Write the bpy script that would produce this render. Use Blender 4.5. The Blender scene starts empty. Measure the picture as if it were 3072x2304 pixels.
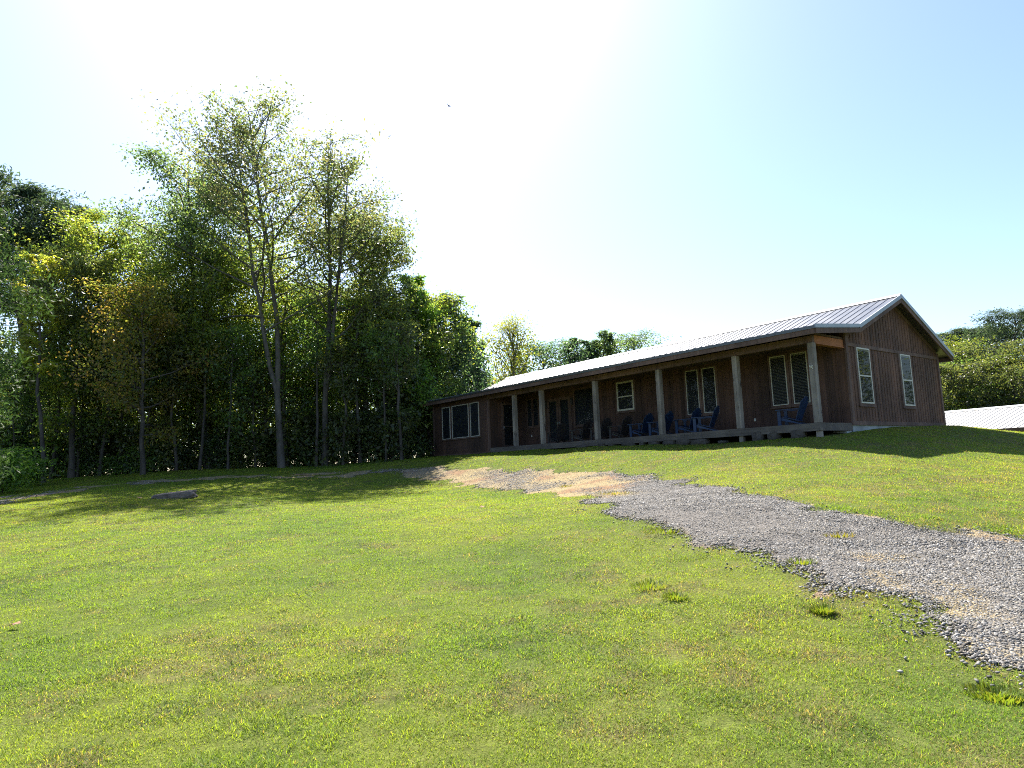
import bpy, math, random
import numpy as np

# ------------------------------------------------------------------ camera, sky, sun, exposure
scene = bpy.context.scene
C = scene.collection
R = math.radians
cd = bpy.data.cameras.new("camera")
cam = bpy.data.objects.new("camera", cd)
C.objects.link(cam)
cd.sensor_width = 36.0
cd.lens = 2007.0 / 3072.0 * 36.0
cd.clip_start = 0.05
cd.clip_end = 3000.0
from mathutils import Euler, Matrix, Vector
PITCH, ROLL = R(7.001), R(2.195)
cam.matrix_world = Matrix.Rotation(R(90) + PITCH, 4, 'X') @ Matrix.Rotation(-ROLL, 4, 'Z')
scene.camera = cam

SUN_EL, SUN_AZ = R(51.0), R(-13.0)          # azimuth measured from +Y towards +X
world = bpy.data.worlds.new("World")
scene.world = world
world.use_nodes = True
wn = world.node_tree
bg = wn.nodes["Background"]
sky = wn.nodes.new("ShaderNodeTexSky")
sky.sky_type = 'NISHITA'
sky.sun_disc = False
sky.sun_elevation = SUN_EL
sky.sun_rotation = SUN_AZ
sky.altitude = 100
sky.air_density = 1.0
sky.dust_density = 1.05
sky.ozone_density = 3.0
wn.links.new(sky.outputs[0], bg.inputs[0])
bg.inputs[1].default_value = 0.082

ld = bpy.data.lights.new("sun", 'SUN')
ld.energy = 5.0
ld.angle = R(0.5)
ld.color = (1.0, 0.94, 0.84)
sun = bpy.data.objects.new("sun", ld)
C.objects.link(sun)
sdir = Vector((math.sin(SUN_AZ) * math.cos(SUN_EL), math.cos(SUN_AZ) * math.cos(SUN_EL), math.sin(SUN_EL)))
sun.rotation_euler = sdir.to_track_quat('Z', 'Y').to_euler()
sun.location = sdir * 100

vs = scene.view_settings
vs.view_transform = 'Standard'
vs.look = 'None'
vs.gamma = 1.0
vs.use_curve_mapping = False
vs.exposure = 1.6

cy = scene.cycles
cy.use_adaptive_sampling = True
cy.adaptive_threshold = 0.008
cy.adaptive_min_samples = 24
cy.time_limit = 780
cy.max_bounces = 10
cy.diffuse_bounces = 7
cy.glossy_bounces = 3
cy.transmission_bounces = 4
cy.transparent_max_bounces = 8
cy.caustics_reflective = False
cy.caustics_refractive = False
cy.use_denoising = False
cy.filter_width = 1.05
cy.sample_clamp_indirect = 6.0

# ------------------------------------------------------------------ helpers: pixels to rays, noise
def ray(px, py):
    a, b = px - 1536.0, py - 1152.0
    c, s = math.cos(ROLL), math.sin(ROLL)
    xs, ys = c * a - s * b, s * a + c * b
    f = 2007.0
    d = np.array([xs, f * math.cos(PITCH) + ys * math.sin(PITCH), f * math.sin(PITCH) - ys * math.cos(PITCH)])
    return d / d[1]

def at(px, py, Y):                      # the point Y metres ahead seen at a place in the photograph
    return ray(px, py) * Y

def _hash(ix, iy, seed):
    n = (ix.astype(np.int64) * 374761393 + iy.astype(np.int64) * 668265263 + seed * 974711) & 0xFFFFFFFF
    n = ((n ^ (n >> 13)) * 1274126177) & 0xFFFFFFFF
    return ((n ^ (n >> 16)) & 0xFFFF) / 65535.0

def vnoise(x, y, scale, seed=0):
    x = np.asarray(x, float) / scale; y = np.asarray(y, float) / scale
    ix, iy = np.floor(x), np.floor(y)
    fx, fy = x - ix, y - iy
    fx = fx * fx * (3 - 2 * fx); fy = fy * fy * (3 - 2 * fy)
    a = _hash(ix, iy, seed); b = _hash(ix + 1, iy, seed)
    c = _hash(ix, iy + 1, seed); d = _hash(ix + 1, iy + 1, seed)
    return (a * (1 - fx) + b * fx) * (1 - fy) + (c * (1 - fx) + d * fx) * fy

def fbm(x, y, scale, seed=0, n=3):
    t, amp, tot = 0, 1.0, 0
    for k in range(n):
        t = t + amp * vnoise(x, y, scale / 2 ** k, seed + k * 17); tot += amp; amp *= 0.55
    return t / tot

def sstep(a, b, x):
    t = np.clip((x - a) / (b - a), 0, 1)
    return t * t * (3 - 2 * t)

# ------------------------------------------------------------------ terrain height
S = 1.15
PSI = R(37.371)
HO = np.array([8.9304, 19.55, 0.9254])              # front right corner of the deck, at its top
HU = np.array([-math.sin(PSI), math.cos(PSI), 0])    # along the house, away from the camera
HV = np.array([math.cos(PSI), math.sin(PSI), 0])     # front to back
def hp(u, v, w=0.0):
    return HO + HU * u + HV * v + np.array([0, 0, w])

_ctl = [(0, 0, -1.6), (0, -8, -2.3), (-10, -4, -2.2), (12, -4, -2.1), (-25, 5, -1.9), (22, 6, -1.7), (30, 18, -1.4)]
for px, py, Y in [(1536, 2304, 3.45), (0, 1507, 22), (0, 1470, 29), (0, 1450, 34), (510, 1495, 20), (1000, 1500, 20),
                  (1000, 1395, 36), (600, 1410, 35), (2000, 1500, 12.5), (2450, 1600, 9), (2450, 1850, 5.8), (3072, 1629, 8.5),
                  (3072, 2019, 4.6), (3072, 1480, 12.0), (3072, 1400, 15.5), (3072, 1345, 20.5), (1400, 1440, 26), (0, 1640, 13),
                  (0, 1850, 7.4), (0, 2200, 4.3), (700, 1700, 9.6), (1536, 1700, 9.2), (1536, 1500, 17.5), (1000, 1440, 28),
                  (2800, 1520, 10.5), (2700, 1420, 14), (2300, 1440, 14.5), (1750, 1430, 20.5)]:
    _ctl.append(tuple(at(px, py, Y)))
for u, v, w in [(-0.1, 1.95, -0.29), (-0.1, 5.0, -0.14), (-0.1, 8.9, -0.06), (0, 0, -0.42), (3, -.3, -0.46), (6, -.3, -0.38), (9.3, -.3, -0.31),
                (12.7, -.3, -0.27), (16.7, -.3, -0.26), (22, -.3, -0.26), (12, .8, -.3), (6, .8, -.42), (6, 4, -.45), (14, 4, -.4), (22, 9, -.4), (10, 9, -.4), (3, 9, -.3)]:
    p = hp(u, v, w); _ctl.append(tuple(p))
_ctl += [(20.5, 23, -0.05), (24, 30, -1.4), (32, 36, -1.7), (16, 38, -.8), (5, 50, -.6), (-12, 50, .1), (-35, 45, -.2), (-40, 25, -.6), (45, 50, -1.7)]
_ctl = np.array(_ctl)
def _phi(r2):
    return 0.5 * r2 * np.log(r2 + 1e-9)
_n = len(_ctl)
_A = np.zeros((_n + 3, _n + 3))
_d2 = ((_ctl[:, None, :2] - _ctl[None, :, :2]) ** 2).sum(-1)
_A[:_n, :_n] = _phi(_d2) + np.eye(_n) * 0.08
_A[:_n, _n] = 1; _A[:_n, _n + 1:] = _ctl[:, :2]
_A[_n:, :_n] = _A[:_n, _n:].T
_w = np.linalg.solve(_A, np.concatenate([_ctl[:, 2], np.zeros(3)]))
def H(x, y):
    x = np.asarray(x, float); y = np.asarray(y, float)
    sh = x.shape
    x = x.ravel(); y = y.ravel()
    out = np.zeros(len(x))
    for a in range(0, len(x), 60000):
        xa = np.clip(x[a:a + 60000], -48, 52); ya = np.clip(y[a:a + 60000], -12, 62)
        d2 = (xa[:, None] - _ctl[None, :, 0]) ** 2 + (ya[:, None] - _ctl[None, :, 1]) ** 2
        z = _phi(d2) @ _w[:_n] + _w[_n] + _w[_n + 1] * xa + _w[_n + 2] * ya
        out[a:a + 60000] = z
    r = np.hypot(x, y - 20)
    k = sstep(42, 85, r)
    out = out * (1 - k) + (-1.2) * k
    out += (vnoise(x, y, 0.9, 5) - .5) * 0.035 + (vnoise(x, y, 0.28, 6) - .5) * 0.028 + (vnoise(x, y, 3.1, 7) - .5) * 0.06
    return out.reshape(sh)
def Hs(x, y):
    return float(H(np.array([x]), np.array([y]))[0])

def ground_hit(px, py, ymin=2.5, ymax=60):
    Y = np.linspace(ymin, ymax, 900)
    r = ray(px, py)
    z = H(r[0] * Y, Y)
    below = (r[2] * Y) <= z
    k = int(np.argmax(below)) if below.any() else len(Y) - 1
    y = Y[k]
    return np.array([r[0] * y, y, z[k]])

# driveway outline, seen in the photograph and dropped on the ground
_low = [(3072, 2019), (2892, 1985), (2858, 1934), (2680, 1858), (2638, 1812), (2427, 1786), (2257, 1689), (2156, 1655), (2004, 1596),
        (1851, 1562), (1750, 1511), (1657, 1481), (1454, 1468), (1310, 1441), (1200, 1436), (1000, 1436), (700, 1434), (475, 1450), (316, 1464), (158, 1484), (0, 1514)]
_upp = [(3072, 1612), (2950, 1598), (2807, 1585), (2604, 1553), (2452, 1524), (2300, 1490), (2130, 1460), (2004, 1435), (1877, 1422),
        (1708, 1415), (1538, 1407), (1327, 1398), (1200, 1405), (1000, 1417), (700, 1425), (475, 1438), (316, 1451), (158, 1469), (0, 1494)]
LOW = [ground_hit(*p)[:2] for p in _low]
UPP = [ground_hit(*p)[:2] for p in _upp]
def _ext(P, k=8.0):
    d = (P[0] - P[1]); d = d / np.linalg.norm(d)
    return P[0] + d * k
DL = [_ext(LOW) + np.array([0, -1.0])] + LOW
DU = [_ext(UPP)] + UPP
DL.append(DL[-1] + np.array([-7, -1.5])); DU.append(DU[-1] + np.array([-7, -.5]))
POLY = np.array(DL + DU[::-1])
def in_poly(x, y, P=POLY):
    inside = np.zeros(x.shape, bool)
    j = len(P) - 1
    for i in range(len(P)):
        xi, yi = P[i]; xj, yj = P[j]
        c = ((yi > y) != (yj > y)) & (x < (xj - xi) * (y - yi) / (yj - yi + 1e-12) + xi)
        inside ^= c
        j = i
    return inside
def drive_mask(x, y):                   # ragged edge
    jx = (vnoise(x, y, .55, 31) - .5) * .8 + (vnoise(x, y, .16, 32) - .5) * .34
    jy = (vnoise(x, y, .55, 33) - .5) * .8 + (vnoise(x, y, .16, 34) - .5) * .34
    far_left = (x > -4.5 + 3 * (vnoise(x, y, 1.5, 36) - .5)) | (fbm(x, y, .9, 35) > .50)      # only a broken trace runs on below the trees
    return in_poly(x + jx, y + jy) & far_left
_ga, _gb = ground_hit(1700, 1520)[:2], ground_hit(2010, 1424)[:2]
_gn = np.array([_gb[1] - _ga[1], -(_gb[0] - _ga[0])]); _gn /= np.linalg.norm(_gn)
if _gn @ (ground_hit(2700, 1650)[:2] - _ga) < 0: _gn = -_gn
def gravel_amount(x, y):                # 1 = thick gravel, 0 = bare dirt and straw
    d = (x - _ga[0]) * _gn[0] + (y - _ga[1]) * _gn[1]
    base = sstep(-.9, 1.0, d + (vnoise(x, y, 1.6, 41) - .5) * 2.6 + (vnoise(x, y, .5, 42) - .5) * .9)
    patch = sstep(.50, .66, fbm(x, y * .6, 2.0, 43))
    far = sstep(19, 23, y) * sstep(-10, -2, x) * (.04 + .42 * sstep(.48, .64, fbm(x, y * .7, 3.0, 44)))
    left = (1 - sstep(-8, -3, x)) * (.02 + .18 * patch)
    bare = sstep(.63, .74, fbm(x, y, 1.3, 47)) * (1 - sstep(7.5, 9, y)) * .85
    g = np.maximum(np.maximum(base * (1 - bare), patch * .45), np.maximum(far, left))
    g = g * np.where((x > 3.5) & (y < 12) & ~in_poly(x - .1, y + .35 + .3 * vnoise(x, y, .6, 48)), .25, 1)      # dirt showing along the bank
    return np.clip(g, 0, 1)

# ------------------------------------------------------------------ mesh helpers
def np_mesh(name, V, F, mats, col=None, smooth=False, matidx=None):
    V = np.asarray(V, np.float32); F = np.asarray(F, np.int32)
    me = bpy.data.meshes.new(name)
    me.vertices.add(len(V)); me.vertices.foreach_set('co', V.ravel())
    k = F.shape[1]
    me.loops.add(F.size); me.loops.foreach_set('vertex_index', F.ravel())
    me.polygons.add(len(F))
    me.polygons.foreach_set('loop_start', np.arange(0, F.size, k, dtype=np.int32))
    me.polygons.foreach_set('loop_total', np.full(len(F), k, np.int32))
    if smooth:
        me.polygons.foreach_set('use_smooth', np.ones(len(F), bool))
    for m in (mats if isinstance(mats, (list, tuple)) else [mats]):
        me.materials.append(m)
    if matidx is not None:
        me.polygons.foreach_set('material_index', np.asarray(matidx, np.int32))
    if col is not None:
        a = me.attributes.new('Col', 'FLOAT_COLOR', 'POINT')
        c = np.ones((len(V), 4), np.float32); c[:, :3] = col
        a.data.foreach_set('color', c.ravel())
    me.update(calc_edges=True)
    return me

def link(name, me, parent=None):
    o = bpy.data.objects.new(name, me)
    C.objects.link(o)
    if parent is not None:
        o.parent = parent
    return o

def tag(o, label=None, cat=None, group=None, kind=None):
    if label: o['label'] = label
    if cat: o['category'] = cat
    if group: o['group'] = group
    if kind: o['kind'] = kind
    return o

def empty(name, loc=(0, 0, 0), rz=0.0):
    o = bpy.data.objects.new(name, None)
    o.empty_display_size = 0.2
    C.objects.link(o)
    o.location = loc; o.rotation_euler = (0, 0, rz)
    return o

def copy_tree(o, parent=None):
    c = o.copy(); C.objects.link(c)
    if parent is not None: c.parent = parent
    for ch in list(o.children):
        copy_tree(ch, c)
    return c

class MB:
    """collects boxes, prisms and tubes into ONE mesh"""
    def __init__(s): s.v = []; s.f = []
    def box(s, x0, x1, y0, y1, z0, z1):
        n = len(s.v)
        s.v += [(x0, y0, z0), (x1, y0, z0), (x1, y1, z0), (x0, y1, z0), (x0, y0, z1), (x1, y0, z1), (x1, y1, z1), (x0, y1, z1)]
        s.f += [tuple(n + i for i in q) for q in [(0, 3, 2, 1), (4, 5, 6, 7), (0, 1, 5, 4), (1, 2, 6, 5), (2, 3, 7, 6), (3, 0, 4, 7)]]
        return s
    def prism(s, bottom, top):
        n = len(s.v); k = len(bottom)
        s.v += [tuple(p) for p in bottom] + [tuple(p) for p in top]
        s.f.append(tuple(n + i for i in reversed(range(k)))); s.f.append(tuple(n + k + i for i in range(k)))
        for i in range(k):
            j = (i + 1) % k
            s.f.append((n + i, n + j, n + k + j, n + k + i))
        return s
    def beam(s, a, b, w, h, up=(0, 0, 1)):
        a, b, up = Vector(a), Vector(b), Vector(up)
        d = (b - a).normalized(); side = d.cross(up).normalized(); u2 = side.cross(d).normalized()
        q = [(-w / 2, -h / 2), (w / 2, -h / 2), (w / 2, h / 2), (-w / 2, h / 2)]
        s.prism([a + side * i + u2 * j for i, j in q], [b + side * i + u2 * j for i, j in q])
        return s
    def tube(s, pts, rad, n=7):
        base = len(s.v); pts = [Vector(p) for p in pts]
        for i, p in enumerate(pts):
            d = (pts[min(i + 1, len(pts) - 1)] - pts[max(i - 1, 0)]).normalized()
            a = d.orthogonal().normalized(); b = d.cross(a)
            for k in range(n):
                t = 2 * math.pi * k / n
                s.v.append(tuple(p + (a * math.cos(t) + b * math.sin(t)) * rad[i]))
        for i in range(len(pts) - 1):
            for k in range(n):
                j = (k + 1) % n
                s.f.append((base + i * n + k, base + i * n + j, base + (i + 1) * n + j, base + (i + 1) * n + k))
        s.f.append(tuple(base + i for i in reversed(range(n))))
        s.f.append(tuple(base + (len(pts) - 1) * n + i for i in range(n)))
        return s
    def mesh(s, name, mat):
        me = bpy.data.meshes.new(name)
        me.from_pydata([tuple(v) for v in s.v], [], s.f)
        me.materials.append(mat); me.update()
        return me
    def build(s, name, mat, parent=None, bevel=0.0):
        o = link(name, s.mesh(name, mat), parent)
        if bevel:
            b = o.modifiers.new('bevel', 'BEVEL'); b.width = bevel; b.segments = 2; b.limit_method = 'ANGLE'
        return o

# ------------------------------------------------------------------ materials
def new_mat(name):
    m = bpy.data.materials.new(name); m.use_nodes = True
    nt = m.node_tree
    return m, nt, nt.nodes["Principled BSDF"]

def ramp(nt, src, stops):
    r = nt.nodes.new("ShaderNodeValToRGB")
    e = r.color_ramp.elements
    while len(e) < len(stops): e.new(0.5)
    for i, (p, c) in enumerate(stops):
        e[i].position = p; e[i].color = (*c, 1)
    nt.links.new(src, r.inputs[0])
    return r.outputs[0]

def noise(nt, vec, scale, detail=4, rough=.6):
    n = nt.nodes.new("ShaderNodeTexNoise")
    n.inputs['Scale'].default_value = scale; n.inputs['Detail'].default_value = detail; n.inputs['Roughness'].default_value = rough
    if vec is not None: nt.links.new(vec, n.inputs['Vector'])
    return n.outputs[0]

def objcoord(nt, scale=(1, 1, 1)):
    tc = nt.nodes.new("ShaderNodeTexCoord"); mp = nt.nodes.new("ShaderNodeMapping")
    mp.inputs['Scale'].default_value = scale
    nt.links.new(tc.outputs['Object'], mp.inputs[0])
    return mp.outputs[0]

def mixc(nt, fac, a, b, mode='MIX'):
    m = nt.nodes.new("ShaderNodeMix"); m.data_type = 'RGBA'; m.blend_type = mode
    for s, v in ((0, fac), (6, a), (7, b)):
        if hasattr(v, 'is_output') or isinstance(v, bpy.types.NodeSocket): nt.links.new(v, m.inputs[s])
        elif isinstance(v, (int, float)): m.inputs[s].default_value = v
        else: m.inputs[s].default_value = (*v, 1)
    return m.outputs[2]

def bump(nt, bsdf, h, strength=.4, dist=.02):
    b = nt.nodes.new("ShaderNodeBump"); b.inputs['Strength'].default_value = strength; b.inputs['Distance'].default_value = dist
    nt.links.new(h, b.inputs['Height']); nt.links.new(b.outputs[0], bsdf.inputs['Normal'])

def wood(name, c0, c1, c2, grain=(14, 14, .7), rough=.85, patch=.7, knots=False, board=None):
    m, nt, b = new_mat(name)
    g = noise(nt, objcoord(nt, grain), 1.0, 6, .65)
    col = ramp(nt, g, [(.28, c0), (.5, c1), (.74, c2)])
    p = noise(nt, objcoord(nt, (patch, patch, patch)), 1.0, 3)
    pc = ramp(nt, p, [(.35, (.62, .6, .6)), (.65, (1.18, 1.14, 1.1))])
    col = mixc(nt, 1.0, col, pc, 'MULTIPLY')
    if board:
        tc = nt.nodes.new("ShaderNodeTexCoord"); sx_ = nt.nodes.new("ShaderNodeSeparateXYZ"); nt.links.new(tc.outputs['Object'], sx_.inputs[0])
        ad = nt.nodes.new("ShaderNodeMath"); ad.operation = 'ADD'; nt.links.new(sx_.outputs[0], ad.inputs[0]); nt.links.new(sx_.outputs[1], ad.inputs[1])
        dv = nt.nodes.new("ShaderNodeMath"); dv.operation = 'DIVIDE'; nt.links.new(ad.outputs[0], dv.inputs[0]); dv.inputs[1].default_value = board
        fl = nt.nodes.new("ShaderNodeMath"); fl.operation = 'FLOOR'; nt.links.new(dv.outputs[0], fl.inputs[0])
        wnz = nt.nodes.new("ShaderNodeTexWhiteNoise"); wnz.noise_dimensions = '1D'; nt.links.new(fl.outputs[0], wnz.inputs['W'])
        col = mixc(nt, 1.0, col, ramp(nt, wnz.outputs[0], [(0, (.72, .74, .76)), (1, (1.28, 1.24, 1.22))]), 'MULTIPLY')
        sm = ramp(nt, noise(nt, objcoord(nt, (1.2, 1.2, .35)), 1.0, 5, .7), [(.42, (1, 1, 1)), (.66, (1.28, 1.3, 1.36))])
        col = mixc(nt, 1.0, col, sm, 'MULTIPLY')
    if knots:
        k = noise(nt, objcoord(nt, (9, 9, 2.6)), 1.0, 1)
        col = mixc(nt, ramp(nt, k, [(.7, (0, 0, 0)), (.76, (1, 1, 1))]), col, (.05, .04, .035))
    nt.links.new(col, b.inputs['Base Color'])
    b.inputs['Roughness'].default_value = rough
    bump(nt, b, g, .5, .01)
    return m

def plain(name, col, rough=.6, metal=0.0, var=.25, scale=3.0, bumpy=0.0):
    m, nt, b = new_mat(name)
    n = noise(nt, objcoord(nt), scale, 5)
    lo = tuple(c * (1 - var) for c in col); hi = tuple(min(1, c * (1 + var)) for c in col)
    nt.links.new(ramp(nt, n, [(.3, lo), (.7, hi)]), b.inputs['Base Color'])
    b.inputs['Roughness'].default_value = rough; b.inputs['Metallic'].default_value = metal
    if bumpy: bump(nt, b, n, bumpy, .02)
    return m

M = {}
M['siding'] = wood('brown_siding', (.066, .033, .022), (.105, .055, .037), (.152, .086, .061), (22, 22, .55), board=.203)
M['shaded_siding'] = wood('shaded_siding', (.050, .027, .019), (.073, .039, .028), (.10, .056, .040), (22, 22, .55), board=.305)  # siding in a darker tone, the porch shade put into the colour
M['trim'] = wood('brown_trim', (.085, .052, .042), (.13, .082, .068), (.18, .12, .10), (9, 9, 1.2))
M['beam_orange'] = wood('fresh_lumber', (.33, .12, .055), (.42, .17, .075), (.5, .22, .1), (1.6, 16, 16))
M['post'] = wood('weathered_post', (.13, .115, .105), (.25, .225, .205), (.36, .33, .3), (17, 17, .8), knots=True)
M['deck'] = wood('deck_lumber', (.075, .062, .055), (.12, .105, .095), (.165, .148, .132), (.8, 14, 14), knots=True)
M['soffit'] = wood('shaded_soffit', (.055, .036, .032), (.08, .052, .045), (.11, .07, .06), (.8, 8, 8))  # ceiling boards darkened as well, shadow below the porch roof painted in
M['foundation'] = plain('foundation_block', (.30, .33, .36), .9, 0, .3, 2.2, .4)
M['white'] = plain('window_vinyl', (.5, .48, .43), .45, 0, .06)
M['blind'] = plain('blind_slats', (.22, .20, .17), .55, 0, .1)
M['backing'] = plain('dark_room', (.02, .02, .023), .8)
M['glass'] = None
def glass_mat():
    m = bpy.data.materials.new('window_glass'); m.use_nodes = True
    nt = m.node_tree; nt.nodes.remove(nt.nodes["Principled BSDF"]); out = nt.nodes["Material Output"]
    t = nt.nodes.new("ShaderNodeBsdfTransparent"); t.inputs[0].default_value = (.82, .86, .88, 1)
    g = nt.nodes.new("ShaderNodeBsdfGlossy"); g.inputs[1].default_value = .02
    fr = nt.nodes.new("ShaderNodeFresnel"); fr.inputs[0].default_value = 1.2
    mx = nt.nodes.new("ShaderNodeMixShader")
    nt.links.new(fr.outputs[0], mx.inputs[0]); nt.links.new(t.outputs[0], mx.inputs[1]); nt.links.new(g.outputs[0], mx.inputs[2])
    nt.links.new(mx.outputs[0], out.inputs[0])
    return m
M['glass'] = glass_mat()

def metal_mat(name, col, rough, metal=.75):
    m, nt, b = new_mat(name)
    n = noise(nt, objcoord(nt, (.5, 2, 2)), 1.0, 4)
    nt.links.new(ramp(nt, n, [(.3, tuple(c * .86 for c in col)), (.7, col)]), b.inputs['Base Color'])
    rr = nt.nodes.new("ShaderNodeMapRange"); nt.links.new(noise(nt, objcoord(nt), 1.7, 4), rr.inputs[0])
    rr.inputs[3].default_value = rough - .08; rr.inputs[4].default_value = rough + .1
    nt.links.new(rr.outputs[0], b.inputs['Roughness'])
    b.inputs['Metallic'].default_value = metal
    return m
M['roof'] = metal_mat('galvanised_roof', (.155, .16, .172), .34)
M['roof_trim'] = metal_mat('roof_trim', (.36, .39, .43), .5, .5)
M['shed_roof'] = metal_mat('pale_metal_roof', (.40, .39, .375), .5, .35)
M['shed_wall'] = plain('tan_wall', (.30, .24, .19), .8, 0, .12, .8)
M['blue'] = plain('blue_chair_plastic', (.008, .030, .088), .5, 0, .2)
M['dark_chair'] = plain('dark_chair_wood', (.035, .032, .036), .5, 0, .2)
M['stone'] = plain('field_stone', (.07, .06, .053), .95, 0, .45, 5, .8)
M['slab'] = plain('slab_stone', (.15, .12, .104), .95, 0, .5, 7, 1.0)
M['bird'] = plain('dark_feathers', (.015, .014, .013), .8)
M['dead_leaf'] = plain('dry_leaf', (.30, .16, .09), .8, 0, .3, 20)

def attr_mat(name, transl=0.0, gloss=.0, rough=.9, tcol=(1.15, 1.25, .45), tex=None):
    m = bpy.data.materials.new(name); m.use_nodes = True
    nt = m.node_tree; out = nt.nodes["Material Output"]; b = nt.nodes["Principled BSDF"]
    a = nt.nodes.new("ShaderNodeAttribute"); a.attribute_name = 'Col'
    col = a.outputs[0]
    if tex: col = tex(nt, col, b)
    nt.links.new(col, b.inputs['Base Color'])
    b.inputs['Roughness'].default_value = rough
    b.inputs['Specular IOR Level'].default_value = gloss
    if transl:
        t = nt.nodes.new("ShaderNodeBsdfTranslucent")
        nt.links.new(mixc(nt, 1.0, col, tcol, 'MULTIPLY'), t.inputs[0])
        mx = nt.nodes.new("ShaderNodeMixShader"); mx.inputs[0].default_value = transl
        nt.links.new(b.outputs[0], mx.inputs[1]); nt.links.new(t.outputs[0], mx.inputs[2])
        nt.links.new(mx.outputs[0], out.inputs[0])
    return m
M['leaf'] = attr_mat('foliage', .58, .6, .42, (3.1, 3.2, 1.45))
M['needle'] = attr_mat('pine_needles', .30, .12, .6, (1.8, 1.9, 1.1))
M['grass'] = attr_mat('grass_blades', .5, .2, .6, (1.7, 1.6, .6))
def _ground_tex(nt, col, b):
    n = noise(nt, objcoord(nt), 9.0, 8, .75)
    n2 = noise(nt, objcoord(nt), 60.0, 3, .7)
    c = mixc(nt, 1.0, col, ramp(nt, n, [(.3, (.55, .55, .5)), (.7, (1.4, 1.35, 1.3))]), 'MULTIPLY')
    c = mixc(nt, 1.0, c, ramp(nt, n2, [(.3, (.6, .6, .6)), (.7, (1.35, 1.35, 1.35))]), 'MULTIPLY')
    bump(nt, b, n2, .6, .02)
    return c
M['ground'] = attr_mat('lawn_ground', 0, .1, .95, tex=_ground_tex)
def _drive_tex(nt, col, b):
    v = nt.nodes.new("ShaderNodeTexVoronoi"); v.inputs['Scale'].default_value = 55; nt.links.new(objcoord(nt), v.inputs['Vector'])
    n = noise(nt, objcoord(nt), 14.0, 6, .7)
    c = mixc(nt, 1.0, col, ramp(nt, v.outputs['Color'], [(.15, (.55, .55, .57)), (.85, (1.45, 1.43, 1.4))]), 'MULTIPLY')
    c = mixc(nt, 1.0, c, ramp(nt, n, [(.3, (.7, .7, .7)), (.7, (1.3, 1.3, 1.3))]), 'MULTIPLY')
    bump(nt, b, v.outputs['Distance'], .8, .03)
    return c
M['drive'] = attr_mat('gravel_bed', 0, .2, .95, tex=_drive_tex)
M['pebble'] = attr_mat('gravel_stone', 0, .35, .75)
M['bark'] = wood('tree_bark', (.035, .03, .027), (.075, .065, .058), (.13, .115, .1), (7, 7, 1.4))
M['pale_bark'] = wood('pale_bark', (.05, .045, .04), (.10, .09, .08), (.165, .15, .135), (6, 6, 1.8))

# ------------------------------------------------------------------ lawn colours shared by the ground and its blades
GREEN = np.array([.126, .222, .030]); LIME = np.array([.240, .308, .040]); STRAW = np.array([.33, .275, .12]); BROWN = np.array([.150, .110, .062]); DARKG = np.array([.045, .085, .018])
def lawn_mix(x, y):
    """per point: weights of lime, straw and dark green"""
    big = fbm(x, y, 5.0, 61); mid = fbm(x, y, 1.4, 67); small = vnoise(x, y, .35, 71)
    right = sstep(-3, 7, x)
    lime = np.clip(sstep(.3, .75, .55 * big + .45 * mid) * .8 + .12, 0, 1)
    straw = sstep(.54, .80, .20 * mid + .42 * small + .12 * big + .26 * vnoise(x, y, .12, 73) + .08 * right) * .36 + .10 * right + .05
    dark = sstep(.52, .76, .4 * fbm(x, y, 2.2, 79) + .35 * small + .25 * vnoise(x, y, .13, 74)) * .5
    return lime, np.clip(straw, 0, .92), dark
def lawn_col(x, y):
    lime, straw, dark = lawn_mix(x, y)
    c = GREEN[None] * (1 - lime[:, None]) + LIME[None] * lime[:, None]
    c = c * (1 - dark[:, None]) + DARKG[None] * dark[:, None]
    return c * (1 - straw[:, None]) + STRAW[None] * straw[:, None]

# ------------------------------------------------------------------ ground sheet
def axis(a0, a1, step, far0, far1):
    core = np.arange(a0, a1 + 1e-6, step)
    lo = []; d = step; v = a0
    while v > far0: d *= 1.35; v -= d; lo.append(v)
    hi = []; d = step; v = a1
    while v < far1: d *= 1.35; v += d; hi.append(v)
    return np.array(lo[::-1] + list(core) + hi)
gx = axis(-34, 34, .22, -700, 700); gy = axis(-3, 44, .22, -120, 1100)
X, Y = np.meshgrid(gx, gy)
Z = H(X, Y)
nx, ny = len(gx), len(gy)
idx = np.arange(nx * ny).reshape(ny, nx)
F = np.stack([idx[:-1, :-1], idx[:-1, 1:], idx[1:, 1:], idx[1:, :-1]], -1).reshape(-1, 4)
gc = lawn_col(X.ravel(), Y.ravel()) * np.array([.48, .44, .6])[None]
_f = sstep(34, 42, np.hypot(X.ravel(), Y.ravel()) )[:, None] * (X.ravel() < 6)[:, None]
gc = gc * (1 - _f) + np.array([.06, .045, .028])[None] * _f          # wood's floor darkened, the trees' shade put into its colour
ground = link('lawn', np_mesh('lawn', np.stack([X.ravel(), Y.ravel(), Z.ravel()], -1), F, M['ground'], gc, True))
tag(ground, 'mown green and straw coloured lawn rising towards the house', 'lawn', kind='structure')

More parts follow.
